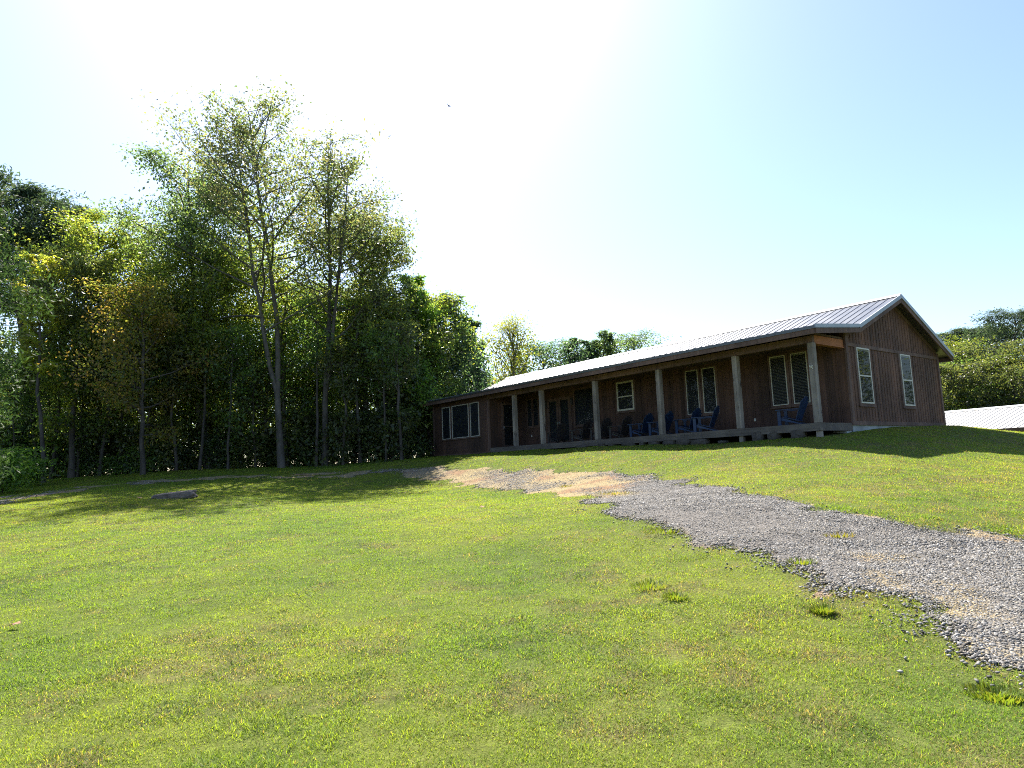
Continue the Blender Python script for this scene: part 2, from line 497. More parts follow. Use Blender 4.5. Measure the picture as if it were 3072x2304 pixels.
# ------------------------------------------------------------------ driveway sheet
st = .11
dx = np.arange(-32, 17, st); dy = np.arange(1.5, 37, st)
DX, DY = np.meshgrid(dx, dy)
dm = drive_mask(DX, DY)
cell = dm[:-1, :-1] & dm[1:, :-1] & dm[:-1, 1:] & dm[1:, 1:]
used = np.zeros_like(dm); used[:-1, :-1] |= cell; used[1:, :-1] |= cell; used[:-1, 1:] |= cell; used[1:, 1:] |= cell
edge = used.copy(); edge[1:-1, 1:-1] = used[1:-1, 1:-1] & ~(cell[:-1, :-1] & cell[1:, :-1] & cell[:-1, 1:] & cell[1:, 1:])
did = -np.ones(dm.shape, int); did[used] = np.arange(used.sum())
fi, fj = np.nonzero(cell)
DF = np.stack([did[fi, fj], did[fi, fj + 1], did[fi + 1, fj + 1], did[fi + 1, fj]], -1)
ux, uy = DX[used], DY[used]
uz = H(ux, uy) + np.where(edge[used], -.012, .016)
ga = gravel_amount(ux, uy)
DIRT = np.array([.25, .155, .085]); TAN = np.array([.30, .235, .125]); GREY = np.array([.140, .129, .118])
tn = fbm(ux, uy, .9, 83)[:, None]
tw = sstep(.25, .48, tn)
ga = ga ** 1.4 * np.where(edge[used], .3, 1)
dc = (DIRT * (1 - tw) + TAN * tw) * (1 - ga[:, None]) + GREY * ga[:, None]
tag(link('driveway', np_mesh('driveway', np.stack([ux, uy, uz], -1), DF, M['drive'], dc, True)),
    'grey gravel driveway with patches of orange dirt crossing the lawn', 'driveway', kind='structure')

# ------------------------------------------------------------------ gravel stones
rng = np.random.default_rng(11)
def sample_ground(n, y0, y1, p, half=.86, pad=2.0, x0=None, x1=None):
    u = rng.random(n)
    e = 2 - p                                     # area element grows with y; density ~ y^-p
    Yv = (u * (y1 ** e - y0 ** e) + y0 ** e) ** (1 / e)
    Xv = (rng.random(n) * 2 - 1) * (Yv * half + pad)
    return Xv, Yv
def ico():
    t = (1 + 5 ** .5) / 2
    v = np.array([(-1, t, 0), (1, t, 0), (-1, -t, 0), (1, -t, 0), (0, -1, t), (0, 1, t), (0, -1, -t), (0, 1, -t), (t, 0, -1), (t, 0, 1), (-t, 0, -1), (-t, 0, 1)]) / math.hypot(1, t)
    f = np.array([(0, 11, 5), (0, 5, 1), (0, 1, 7), (0, 7, 10), (0, 10, 11), (1, 5, 9), (5, 11, 4), (11, 10, 2), (10, 7, 6), (7, 1, 8), (3, 9, 4), (3, 4, 2), (3, 2, 6), (3, 6, 8), (3, 8, 9), (4, 9, 5), (2, 4, 11), (6, 2, 10), (8, 6, 7), (9, 8, 1)])
    return v, f
IV, IF = ico()
OV = np.array([(1, 0, 0), (-1, 0, 0), (0, 1, 0), (0, -1, 0), (0, 0, 1), (0, 0, -1)], float)
OF = np.array([(0, 2, 4), (2, 1, 4), (1, 3, 4), (3, 0, 4), (2, 0, 5), (1, 2, 5), (3, 1, 5), (0, 3, 5)])
gxs, gys = sample_ground(2600000, 3.4, 34, 1.45, .95, 1.5)
k = in_poly(gxs, gys) | (rng.random(len(gxs)) < .25)
gxs, gys = gxs[k], gys[k]
_sj = .14 + .12 * (gys < 12)
jx_, jy_ = gxs + rng.normal(0, 1, len(gxs)) * _sj, gys + rng.normal(0, 1, len(gxs)) * _sj
clump_ = sstep(.35, .62, fbm(gxs, gys, .55, 95))                # stones thin out in tongues at the margins
k = drive_mask(jx_, jy_) & (drive_mask(gxs, gys) | (rng.random(len(gxs)) < .55 * clump_))
gxs, gys = gxs[k], gys[k]
k = rng.random(len(gxs)) < np.clip(gravel_amount(gxs, gys) * (.45 + 1.0 * sstep(.30, .62, fbm(gxs, gys, 1.5, 97))) + .02, 0, 1)
gxs, gys = gxs[k], gys[k]
rim_ = ~in_poly(gxs - .30, gys - .85) & (gys < 16)               # coarser stones along the lower edge
k = rng.random(len(gxs)) < np.where(rim_, .55, 1.0)
gxs, gys, rim_ = gxs[k], gys[k], rim_[k]
def stones(x, y, rim, BV_, BF_):
    N = len(x); nv = len(BV_)
    size = (.0046 + .0085 * rng.random(N) ** 2.2) * (1 + .055 * (y - 5).clip(0, 22))
    size *= (.75 + .55 * fbm(x, y, 1.2, 91)) * np.where(rim, 1.2, 1.0)
    var = rng.normal(1, .24, (9, nv, 3)); vid = rng.integers(0, 9, N)
    b = BV_[None] * var[vid]
    b = b * np.stack([size * (.8 + .8 * rng.random(N)), size * (.75 + .45 * rng.random(N)), size * (.45 + .4 * rng.random(N))], -1)[:, None, :]
    an = rng.random(N) * 6.283; ti = rng.normal(0, .45, N)
    ca, sa, ct, stt = np.cos(an)[:, None], np.sin(an)[:, None], np.cos(ti)[:, None], np.sin(ti)[:, None]
    X0, Y0, Z0 = b[..., 0], b[..., 1], b[..., 2]
    Y1, Z1 = Y0 * ct - Z0 * stt, Y0 * stt + Z0 * ct
    gz = H(x, y) + .013 + size * .15
    V = np.stack([X0 * ca - Y1 * sa + x[:, None], X0 * sa + Y1 * ca + y[:, None], Z1 + gz[:, None]], -1).reshape(-1, 3)
    F = (BF_[None] + (np.arange(N) * nv)[:, None, None]).reshape(-1, 3)
    tone = np.clip(rng.normal(.15, .08, N), .04, .46); warm = (rng.random(N) > .72)
    c = np.stack([tone * (1.12 + .12 * warm), tone * 1.07, tone * (1.01 - .18 * warm)], -1)
    return V, F, np.repeat(c, nv, 0)
_nr = gys < 8.5
A_ = stones(gxs[_nr], gys[_nr], rim_[_nr], IV, IF); B_ = stones(gxs[~_nr], gys[~_nr], rim_[~_nr], OV, OF)
print('stones', _nr.sum(), (~_nr).sum())
tag(link('gravel', np_mesh('gravel', np.concatenate([A_[0], B_[0]]), np.concatenate([A_[1], B_[1] + len(A_[0])]), M['pebble'], np.concatenate([A_[2], B_[2]]))),
    'loose angular grey gravel strewn over the driveway', 'gravel', kind='stuff')

# ------------------------------------------------------------------ grass blades
def in_house(x, y):
    dxx, dyy = x - HO[0], y - HO[1]
    u = dxx * HU[0] + dyy * HU[1]; v = dxx * HV[0] + dyy * HV[1]
    return (u > -.05) & (u < 22.1) & (v > .05) & (v < 9)
def blades(x, y, near):
    n = len(x)
    keep = ~in_house(x, y)
    _g = rng.normal(0, .20, (2, n))
    dmk = drive_mask(x + _g[0], y + _g[1])
    gam = gravel_amount(x, y)
    keep &= (~dmk) | (rng.random(n) < .52 * (1 - gam) ** 1.6 * sstep(.35, .65, fbm(x, y, .8, 77)))
    keep &= ~((y > 37.5) & (x < 5))
    x, y, dmk = x[keep], y[keep], dmk[keep]
    n = len(x)
    lime, straw, dark = lawn_mix(x, y)
    straw = np.where(dmk, .7, straw)
    z = H(x, y)
    h = (.011 + .014 * rng.random(n)) * (.75 + .6 * fbm(x, y, .5, 101)) * (1 + .018 * (y - 4).clip(0, 40))
    h *= np.where(straw > .5, .7, 1) * (.72 + .55 * vnoise(x, y, .22, 103))
    long = rng.random(n) < .012
    h[long] *= 1.9
    h *= np.where(in_poly(x, y - .75) & ~in_poly(x, y) & (x > 1) & (y < 17), 1.9, 1.0)
    w = (.0019 + .0018 * rng.random(n)) * (np.maximum(y, 3) / 3.2) ** .85
    a = rng.random(n) * 6.283
    lean = np.abs(rng.normal(1.12, .36, n)).clip(.1, 1.5)
    la = rng.random(n) * 6.283
    tipx = np.cos(la) * np.sin(lean) * h * 1.6; tipy = np.sin(la) * np.sin(lean) * h * 1.6; tipz = np.cos(lean) * h * 1.3 + .004
    wx, wy = -np.sin(la + rng.normal(0, .5, n)) * w / 2, np.cos(la + rng.normal(0, .5, n)) * w / 2
    s = rng.random(n) < straw
    br = rng.normal(1, .27, n).clip(.4, 1.8)
    c = GREEN[None] * (1 - lime[:, None]) + LIME[None] * lime[:, None]
    dk = rng.random(n) < dark
    c[dk] = DARKG * 1.3
    c[s] = np.where(rng.random((s.sum(), 1)) < .75, STRAW[None], BROWN[None])
    c = c * br[:, None]
    o = np.stack([x, y, z - .003], -1)
    if near:
        mid = o + np.stack([tipx * .45, tipy * .45, tipz * .62], -1)
        W = np.stack([wx, wy, 0 * wx], -1)
        V = np.stack([o - W, o + W, mid + W * .75, mid - W * .75, o + np.stack([tipx, tipy, tipz], -1)], 1).reshape(-1, 3)
        b = (np.arange(n) * 5)[:, None]
        Fq = np.concatenate([b + np.array([[0, 1, 2]]), b + np.array([[0, 2, 3]]), b + np.array([[3, 2, 4]])], 0)
        return V, Fq, np.repeat(c, 5, 0)
    W = np.stack([wx, wy, 0 * wx], -1)
    V = np.stack([o - W, o + W, o + np.stack([tipx, tipy, tipz], -1)], 1).reshape(-1, 3)
    return V, (np.arange(n) * 3)[:, None] + np.array([[0, 1, 2]]), np.repeat(c, 3, 0)
_bx, _by = sample_ground(2900000, 2.7, 38, 1.5, .88, 1.6)
_nr = _by < 6.5
parts = [blades(_bx[_nr], _by[_nr], True), blades(_bx[~_nr], _by[~_nr], False)]
off = 0; vv = []; ff = []; cc = []
for V_, F_, c_ in parts:
    vv.append(V_); ff.append(F_ + off); cc.append(c_); off += len(V_)
tag(link('grass', np_mesh('grass', np.concatenate(vv), np.concatenate(ff), M['grass'], np.concatenate(cc))),
    'short mown grass blades, green mixed with dry straw', 'grass', kind='stuff')

# ================================================================== THE HOUSE (local x = towards the camera end, y = to the back, z = up)
house = empty('house', tuple(HO), PSI - R(90))
tag(house, 'long low brown wooden ranch house with metal roof and full front porch', 'house')
D, W, LN = 1.957, 6.976, 22.0
BK = D + W                       # back wall
US = 16.72                       # the enclosed room takes the porch from here on
RV, RZ = D + W / 2, 4.406        # ridge
BV, BZ = 2.232, 3.051            # break between main roof and porch roof
EV, EZ = -.4945, 2.784           # porch eave
OG, OE, EZ2 = .38, .463, 2.598   # gable overhang, rear eave
def rz(v):                       # underside height of the roof at depth v
    if v <= BV: return EZ + (BZ - EZ) * (v - EV) / (BV - EV)
    if v <= RV: return BZ + (RZ - BZ) * (v - BV) / (RV - BV)
    return RZ + (EZ2 - RZ) * (v - RV) / (BK + OE - RV)
TH = .09
# walls -------------------------------------------------------------
def wall_poly(mb, u0, u1, pts):   # a wall slab across the house, thickness u0..u1, outline pts (v, z)
    mb.prism([(-u0, v, z) for v, z in pts], [(-u1, v, z) for v, z in pts])
gable = [(D, -.06), (BK, -.06), (BK, rz(BK) - TH), (RV, RZ - TH - .01), (BV, BZ - TH), (D, rz(D) - TH)]
w = MB(); wall_poly(w, .15, 0.0, gable)
v = D + .16
while v < BK - .1:                # battens over the boards
    for lo, hi in ((.06, 2.42), (2.54, rz(v) - TH - .14)):
        ok = True
        segs = [(lo, hi)]
        for a, b in ((2.5875 - .12, 3.4445 + .12), (5.70 - .12, 6.48 + .12)):
            if a < v < b and lo < 2:
                segs = [(lo, .5)]
        for s0, s1 in segs:
            if s1 > s0 + .05: w.box(0.0, .012, v - .017, v + .017, s0, s1)
    v += .203
w.build('gable_wall', M['siding'], house)
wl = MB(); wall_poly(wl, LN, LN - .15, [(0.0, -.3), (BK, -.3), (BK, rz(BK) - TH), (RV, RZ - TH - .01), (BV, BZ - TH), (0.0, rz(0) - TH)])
wl.build('far_gable_wall', M['shaded_siding'], house)
w = MB(); w.box(-US, -.15, D, D + .15, -.1, rz(D) - TH)
for i in range(int((US - .4) / .305)):
    u = .3 + i * .305
    if any(a - .1 < u < b + .1 for a, b in ((1.25, 2.62), (4.85, 6.2), (8.88, 9.86), (11.28, 12.6), (12.78, 14.56), (15.15, 16.1))): continue
    w.box(-u - .018, -u + .018, D - .018, D, 0.002, 2.60)
w.build('front_wall', M['shaded_siding'], house)
w = MB(); w.box(-LN + .15, -.15, BK - .15, BK, -.1, rz(BK) - TH); w.build('rear_wall', M['siding'], house)
w = MB(); w.box(-LN + .15, -US, 0.0, .15, -.32, rz(0) - TH)
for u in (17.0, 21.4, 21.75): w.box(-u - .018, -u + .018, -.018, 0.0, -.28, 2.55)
w.build('sunroom_wall', M['shaded_siding'], house)
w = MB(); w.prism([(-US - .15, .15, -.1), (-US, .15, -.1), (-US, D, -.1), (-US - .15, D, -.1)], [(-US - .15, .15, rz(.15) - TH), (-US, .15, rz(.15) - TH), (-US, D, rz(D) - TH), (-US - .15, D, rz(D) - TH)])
w.build('sunroom_side_wall', M['shaded_siding'], house)
# trim --------------------------------------------------------------
t = MB()
t.box(.0, .034, D + .1, BK - .1, 2.43, 2.54)          # frieze board on the gable
t.box(.0, .036, D + .1, BK - .1, -.06, .06)           # skirt board
t.box(-.02, .045, D - .03, D + .1, -.06, rz(D) - TH - .02)   # corner boards
t.box(-.02, .045, BK - .1, BK + .03, -.06, rz(BK) - TH - .05)
t.prism([(.0, D + .1, rz(D + .1) - TH - .19), (.0, BV, BZ - TH - .16), (.0, BV, BZ - TH - .02), (.0, D + .1, rz(D + .1) - TH - .02)], [(.033, D + .1, rz(D + .1) - TH - .19), (.033, BV, BZ - TH - .16), (.033, BV, BZ - TH - .02), (.033, D + .1, rz(D + .1) - TH - .02)])
for a, b in ((BV, RV), (RV, BK - .1)):
    pts = [(a, rz(a) - TH - .15), (b, rz(b) - TH - .15), (b, rz(b) - TH - .012), (a, rz(a) - TH - .012)]
    t.prism([(.0, q, z) for q, z in pts], [(.031, q, z) for q, z in pts])
t.build('trim_boards', M['trim'], house)
t = MB(); t.box(-US - .02, -US + .05, -.05, .06, -.3, 2.62); t.box(-LN - .02, -LN + .1, -.04, .0, -.3, 2.62)
t.box(-LN + .1, -US - .02, -.03, 0, -.32, -.18); t.build('sunroom_trim', M['trim'], house)
f = MB(); f.box(-.3, -.03, D + .03, BK - .03, -.75, -.055); f.build('foundation', M['foundation'], house)
f = MB(); f.box(-US + .01, -.31, D + .02, D + .16, -.9, -.105); f.build('stem_wall_dark_fill', M['backing'], house)  # stem wall in near-black, added to paint the underfloor space dark
f = MB(); f.box(-LN + .04, -US, .04, .3, -.9, -.325); f.build('sunroom_foundation', M['foundation'], house)
# roofs -------------------------------------------------------------
def roof_slab(name, v0, z0, v1, z1, u0, u1, mat, ribs=.30, th=TH, side=1):
    mb = MB()
    mb.prism([(-u0, v0, z0 - th), (-u1, v0, z0 - th), (-u1, v1, z1 - th), (-u0, v1, z1 - th)], [(-u0, v0, z0), (-u1, v0, z0), (-u1, v1, z1), (-u0, v1, z1)])
    n = int(abs(u1 - u0) / ribs)
    for i in range(n + 1):
        u = u0 + .03 + i * (u1 - u0 - .06) / n
        mb.prism([(-u - 0.020, v0, z0 + .001), (-u + 0.020, v0, z0 + .001), (-u + 0.020, v1, z1 + .001), (-u - 0.020, v1, z1 + .001)],
                 [(-u - .008, v0, z0 + .019), (-u + .008, v0, z0 + .019), (-u + .008, v1, z1 + .019), (-u - .008, v1, z1 + .019)])
    return mb
U0, U1 = -OG, LN + OG
roof = roof_slab('roof', BV, BZ, RV, RZ, U0, U1, M['roof'])
r2 = roof_slab('roof', RV, RZ, BK + OE, EZ2, U0, U1, M['roof'])
n = len(roof.v); roof.v += r2.v; roof.f += [tuple(n + i for i in q) for q in r2.f]
ro = roof.build('roof', M['roof'], house)
cap = MB()
cap.prism([(-U0 + .01, RV - .16, rz(RV - .16) + .030), (-U0 + .01, RV, RZ + .036), (-U0 + .01, RV + .16, rz(RV + .16) + .030), (-U0 + .01, RV, RZ + .06)],
          [(-U1, RV - .16, rz(RV - .16) + .030), (-U1, RV, RZ + .036), (-U1, RV + .16, rz(RV + .16) + .030), (-U1, RV, RZ + .06)])
cap.build('ridge_cap', M['roof_trim'], ro)
rk = MB()
for a, za, b, zb in ((BV, BZ, RV, RZ), (RV, RZ, BK + OE, EZ2)):   # metal rake edging
    rk.prism([(-U0, a, za - .10), (-U0, b, zb - .10), (-U0, b, zb + .034), (-U0, a, za + .034)], [(-U0 + .03, a, za - .10), (-U0 + .03, b, zb - .10), (-U0 + .03, b, zb + .034), (-U0 + .03, a, za + .034)])
rk.build('rake_edging', M['roof_trim'], ro)
pr = roof_slab('porch_roof', EV, EZ, BV, BZ, U0, U1, M['roof']).build('porch_roof', M['roof'], house)
rk = MB()
rk.prism([(-U0, EV, EZ - .07), (-U0, BV, BZ - .07), (-U0, BV, BZ + .032), (-U0, EV, EZ + .032)], [(-U0 + .03, EV, EZ - .07), (-U0 + .03, BV, BZ - .07), (-U0 + .03, BV, BZ + .032), (-U0 + .03, EV, EZ + .032)])
rk.build('rake_edging', M['roof_trim'], pr)
fa = MB()
fa.box(-U1, -U0 - .035, EV + .02, EV + .06, EZ - TH - .15, EZ - TH + .01)           # front fascia
fa.build('fascia', M['trim'], house)
fb = MB()
fb.prism([(-U0 - .04, EV + .06, EZ - TH - .15), (-U0 - .04, BV, BZ - TH - .15), (-U0 - .04, BV, BZ - TH - .004), (-U0 - .04, EV + .06, EZ - TH + .004)],
         [(-U0, EV + .06, EZ - TH - .15), (-U0, BV, BZ - TH - .15), (-U0, BV, BZ - TH - .004), (-U0, EV + .06, EZ - TH + .004)])
for a, za, b, zb in ((BV, BZ, RV, RZ), (RV, RZ, BK + OE, EZ2)):
    fb.prism([(-U0 - .04, a, za - TH - .16), (-U0 - .04, b, zb - TH - .16), (-U0 - .04, b, zb - TH - .004), (-U0 - .04, a, za - TH - .004)], [(-U0, a, za - TH - .16), (-U0, b, zb - TH - .16), (-U0, b, zb - TH - .004), (-U0, a, za - TH - .004)])
fb.box(-U1, -U0, BK + OE - .06, BK + OE - .02, EZ2 - TH - .14, EZ2 - TH + .01)
fb.build('rake_boards', M['trim'], house)
so = MB(); so.box(-US, -.12, .16, D - .03, 2.60, 2.625); so.build('porch_ceiling', M['soffit'], house)
# porch -------------------------------------------------------------
dk = MB()
y0 = .045
while y0 < D - .02:
    dk.box(-US + .06, -.0, y0, min(y0 + .137, D - .022), -.038, 0.0); y0 += .143
dk.build('deck_boards', M['deck'], house)
rim = MB()
cuts = [0.0, 4.9, 9.75, 13.6, US - .06]
for a, b in zip(cuts, cuts[1:]):
    rim.box(-b + .004, -a - .004, 0.0, .042, -.235, -.002)
rim.box(-.042, 0.0, .045, D - .03, -.235, -.042)
rim.build('deck_rim', M['deck'], house)
for u in (.1, 2.7):
    pr_ = MB(); pr_.box(-u - .07, -u + .07, .06, .2, -.9, -.24); pr_.build('deck_pier', M['post'], house)
pb = MB(); pb.box(-.45, -.03, D - .36, D - .04, -.75, -.24); pb.build('concrete_block', M['foundation'], house)
for i, u in enumerate((.105, 2.722, 5.98, 9.314, 12.735, 14.73)):
    p_ = MB(); p_.box(-u - .092, -u + .092, .03, .214, .001, 2.388)
    o = p_.build('porch_post', M['post'], house, .012)
    if i == 0:
        o['label'] = 'weathered corner post with a small white fixture'
        fx = MB(); fx.box(-.13, -.085, .0, .03, 1.62, 1.67); fx.box(-.155, -.12, -.02, .03, 1.655, 1.70); fx.box(-.085, -.055, -.015, .03, 1.66, 1.70); fx.box(-.085, -.065, .005, .03, 1.585, 1.63)
        fx.build('post_fixture', M['white'], o)
bm = MB(); bm.box(-US, -.03, .05, .19, 2.392, 2.6); bm.build('porch_beam', M['trim'], house)
bm = MB(); bm.box(-.17, -.032, .195, D - .035, 2.392, 2.62); bm.box(-.19, -.012, .25, D - .035, 2.36, 2.39); bm.build('end_beam', M['beam_orange'], house)
gb = MB(); gb.box(-.15, -.05, .2, D - .02, 2.64, 2.70); gb.build('end_board', M['trim'], house)

# windows -----------------------------------------------------------
def window(name, a0, a1, z0, z1, plane, face, blinds='none', fr=.05, sash=None, trim=.09, trimcol='trim', glassy=True, framecol='white', door=False):
    """a0..a1 along the wall, plane = wall face; face 'front' (looks along -y) or 'gable' (looks along +x)"""
    def bx(mb, p0, p1, d0, d1, q0, q1):          # p along the wall, d out of the wall, q up
        if face == 'front': mb.box(-p1, -p0, plane - d1, plane - d0, q0, q1)
        elif face == 'gable': mb.box(plane + d0, plane + d1, p0, p1, q0, q1)
        else: mb.box(plane + d0, plane + d1, p0, p1, q0, q1)
        return mb
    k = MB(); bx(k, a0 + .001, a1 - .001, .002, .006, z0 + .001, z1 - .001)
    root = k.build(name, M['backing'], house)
    fm = MB()
    bx(fm, a0, a0 + fr, .007, .05, z0, z1); bx(fm, a1 - fr, a1, .007, .05, z0, z1)
    bx(fm, a0 + fr, a1 - fr, .007, .05, z0, z0 + fr); bx(fm, a0 + fr, a1 - fr, .007, .05, z1 - fr, z1)
    if sash: bx(fm, a0 + fr, a1 - fr, .0065, .046, sash - .022, sash + .022)
    fm.build('frame', M[framecol], root)
    gl = MB(); p0, p1, q0, q1, dd = a0 + fr + .001, a1 - fr - .001, z0 + fr + .001, z1 - fr - .001, .037
    if face == 'front': gl.v = [(-p1, plane - dd, q0), (-p0, plane - dd, q0), (-p0, plane - dd, q1), (-p1, plane - dd, q1)]
    else: gl.v = [(plane + dd, p0, q0), (plane + dd, p1, q0), (plane + dd, p1, q1), (plane + dd, p0, q1)]
    gl.f = [(0, 1, 2, 3)]
    gl.build('pane', M['glass'], root)
    if blinds != 'none':
        lo = z0 + fr + .02 if blinds == 'full' else (sash or z0) + .03
        bl = MB(); z = lo
        while z < z1 - fr - .06:
            bx(bl, a0 + fr + .012, a1 - fr - .012, .012, .030, z, z + .008)
            z += .05
        bx(bl, a0 + fr + .005, a1 - fr - .005, .009, .034, z1 - fr - .055, z1 - fr - .005)
        bl.build('blind', M['blind'], root)
    if trim:
        tm = MB(); g = .003
        bx(tm, a0 - trim, a0 - g, .0, .028, z0 - trim, z1 + trim * .6); bx(tm, a1 + g, a1 + trim, .0, .028, z0 - trim, z1 + trim * .6)
        bx(tm, a0 - g, a1 + g, .0, .027, z0 - trim, z0 - g); bx(tm, a0 - g, a1 + g, .0, .027, z1 + g, z1 + trim * .6)
        if not door: bx(tm, a0 - trim - .02, a1 + trim + .02, .029, .05, z0 - trim - .01, z0 - trim + .03)
        tm.build('casing', M[trimcol], root)
    return root
for a, b in ((2.5875, 3.4445), (5.70, 6.48)):
    window('window', a, b, .63, 2.43, 0.0, 'gable', 'upper', .045, 1.52, .095, 'trim')
for a, b in ((1.27, 1.83), (2.03, 2.60)):
    window('window', a, b, .77, 2.45, D, 'front', 'full', .026, None, .09, 'trim')
for a, b in ((4.85, 5.42), (5.62, 6.19)):
    window('window', a, b, .77, 2.45, D, 'front', 'none', .026, None, .09, 'trim')
window('window', 8.9, 9.86, 1.225, 2.46, D, 'front', 'none', .07, 1.82, .09, 'trim')
window('window', 11.32, 12.56, .82, 2.45, D, 'front', 'none', .03, None, .09, 'trim', framecol='trim')
for a, b in ((15.17, 15.6), (15.66, 16.06)):
    window('window', a, b, .98, 2.36, D, 'front', 'none', .04, None, .06, 'trim', framecol='trim')
for a, b in ((12.86, 13.66), (13.70, 14.48)):
    d_ = window('door', a, b, .03, 2.2, D, 'front', 'none', .13, None, .05, 'trim', framecol='trim', door=True)
    h_ = MB(); x_ = 13.62 if a < 13 else 13.75; h_.box(-x_ - .02, -x_ + .02, D - .10, D - .052, .95, 1.08); h_.build('handle', M['roof_trim'], d_)
d_ = window('door', .82, 1.58, .03, 2.22, -US, 'side', 'none', .09, 1.05, .05, 'trim', framecol='trim', door=True)
h_ = MB(); h_.box(-US + .052, -US + .10, .86, .90, .95, 1.06); h_.build('handle', M['roof_trim'], d_)
for a, b in ((17.5, 18.28), (18.44, 20.02), (20.22, 21.02)):
    window('window', a, b, .635, 2.35, 0.0, 'front', 'none', .034, None, .06, 'trim')
for u in (12.72, 14.56):
    q = MB(); q.box(-u - .05, -u + .05, D - .10, D - .02, 1.86, 2.08); q.box(-u - .06, -u + .06, D - .11, D - .02, 2.085, 2.11); q.box(-u - .03, -u + .03, D - .05, D - .02, 1.78, 1.855)
    q.build('wall_lantern', M['dark_chair'], house)
for u, z in ((3.35, .36), (15.81, .53)):
    q = MB(); q.box(-u - .035, -u + .035, D - .03, D - .001, z - .05, z + .05); q.build('outlet_cover', M['white'], house, .004)

# ------------------------------------------------------------------ chairs on the porch (facing the far end)
def make_chair(mat, name, label, cat, group):
    t = empty(name)
    tag(t, label, cat, group)
    s = MB()                                      # seat: slats sloping down to the back; local +x = forward
    for i in range(6):
        x1 = .30 - i * .105; z1 = .36 - i * .030
        s.prism([(x1 - .092, -.25, z1 - .026 - .022), (x1, -.25, z1 - .022), (x1, .25, z1 - .022), (x1 - .092, .25, z1 - .026 - .022)],
                [(x1 - .092, -.25, z1 - .026), (x1, -.25, z1), (x1, .25, z1), (x1 - .092, .25, z1 - .026)])
    s.build('seat', mat, t)
    b = MB()                                      # fan back leaning back, rounded top
    for i in range(7):
        y = (i - 3) * .082; top = .98 - .020 * (i - 3) ** 2
        b.beam((-.26, y * .86, .19), (-.26 - (top - .19) * .42, y * 1.12, top), .074, .02, (1, 0, .4))
    b.beam((-.375, -.27, .52), (-.375, .27, .52), .02, .06); b.beam((-.50, -.24, .82), (-.50, .24, .82), .02, .05)
    b.build('backrest', mat, t)
    for sd in (-1, 1):
        a = MB(); y = sd * .32
        a.prism([(.36, y - .065, .545), (.36, y + .065, .545), (-.40, y + .035, .545), (-.40, y - .035, .545)], [(.36, y - .065, .57), (.36, y + .065, .57), (-.40, y + .035, .57), (-.40, y - .035, .57)])
        a.build('armrest', mat, t)
        l = MB(); l.box(.22, .33, y - .018 - sd * .03, y + .018 - sd * .03, 0, .544); l.build('leg', mat, t)
        r = MB(); r.prism([(.335, y - sd * .068 - .015, .22), (-.62, y - sd * .068 - .015, 0), (-.50, y - sd * .068 - .015, 0), (.335, y - sd * .068 - .015, .335)],
                          [(.335, y - sd * .068 + .015, .22), (-.62, y - sd * .068 + .015, 0), (-.50, y - sd * .068 + .015, 0), (.335, y - sd * .068 + .015, .335)])
        r.build('side_rail', mat, t)
    return t
ch0 = make_chair(M['blue'], 'adirondack_chair', '', 'chair', 'blue chairs along the porch')
blue_spots = [(1.5, 1.05, 8, 'blue slatted porch chair nearest the gable end, behind the weathered corner post'),
              (4.62, .78, 18, 'blue slatted porch chair below the right half of the unblinded tall window pair'),
              (5.52, .95, 4, 'blue slatted porch chair left of another, under the left tall window'),
              (6.80, .95, 6, 'blue slatted porch chair seen behind the third porch post'),
              (7.78, .95, 2, 'blue slatted porch chair at the left end of the blue ones, beside the dark chairs')]
deckrot = PSI - R(90)
for i, (u, v, a, lb) in enumerate(blue_spots):
    o = ch0 if i == 0 else copy_tree(ch0)
    p = hp(u, v, .003); o.location = p; o.scale = (.93, .93, .93); o.rotation_euler = (0, 0, deckrot + math.pi + R(a)); o['label'] = lb
ch1 = make_chair(M['dark_chair'], 'porch_chair', '', 'chair', 'dark chairs along the porch')
dark_spots = [(9.0, 1.05, 2, 'dark slatted porch chair below the small white framed window, beside the blue chairs'),
              (10.05, 1.0, -4, 'dark slatted porch chair right of the fourth porch post'),
              (11.3, 1.05, 3, 'dark slatted porch chair in front of the big dark window'),
              (12.9, 1.05, -3, 'dark slatted porch chair in front of the double doors')]
for i, (u, v, a, lb) in enumerate(dark_spots):
    o = ch1 if i == 0 else copy_tree(ch1)
    p = hp(u, v, .003); o.location = p; o.scale = (.93, .93, .93); o.rotation_euler = (0, 0, deckrot + math.pi + R(a)); o['label'] = lb

# ------------------------------------------------------------------ stones
def rock_mesh(name, sx, sy, sz, seed, sub=3, rough=.12, flat=.7):
    import bmesh
    bm = bmesh.new(); bmesh.ops.create_cube(bm, size=2.0)
    bmesh.ops.subdivide_edges(bm, edges=bm.edges[:], cuts=11, use_grid_fill=True)
    r = random.Random(seed); o1, o2, o3 = r.random() * 50, r.random() * 50, r.random() * 50
    from mathutils import noise as mn
    for v in bm.verts:
        p = v.co.copy(); n = p.normalized()
        q = p.lerp(n * 1.25, .30 if flat > .5 else .55)
        q += n * rough * (mn.noise(p * .9 + Vector((o1, o2, o3))) * 1.4 + mn.noise(p * 2.6 + Vector((o3, o1, o2))) * .7)
        q.z += .10 * mn.noise(Vector((p.x * .9 + o1, p.y * .9, 0))) + .09 * mn.noise(Vector((p.x * 1.5 + o2, p.y * 5 + p.x, o1)))
        v.co = Vector((q.x * sx, q.y * sy, q.z * sz))
    me = bpy.data.meshes.new(name); bm.to_mesh(me); bm.free(); me.materials.append(M['stone'])
    return me
p = ground_hit(510, 1497)
rk_ = link('stone_slab', rock_mesh('stone_slab', .56, .30, .12, 3, rough=.17))
rk_.data.materials.clear(); rk_.data.materials.append(M['slab'])
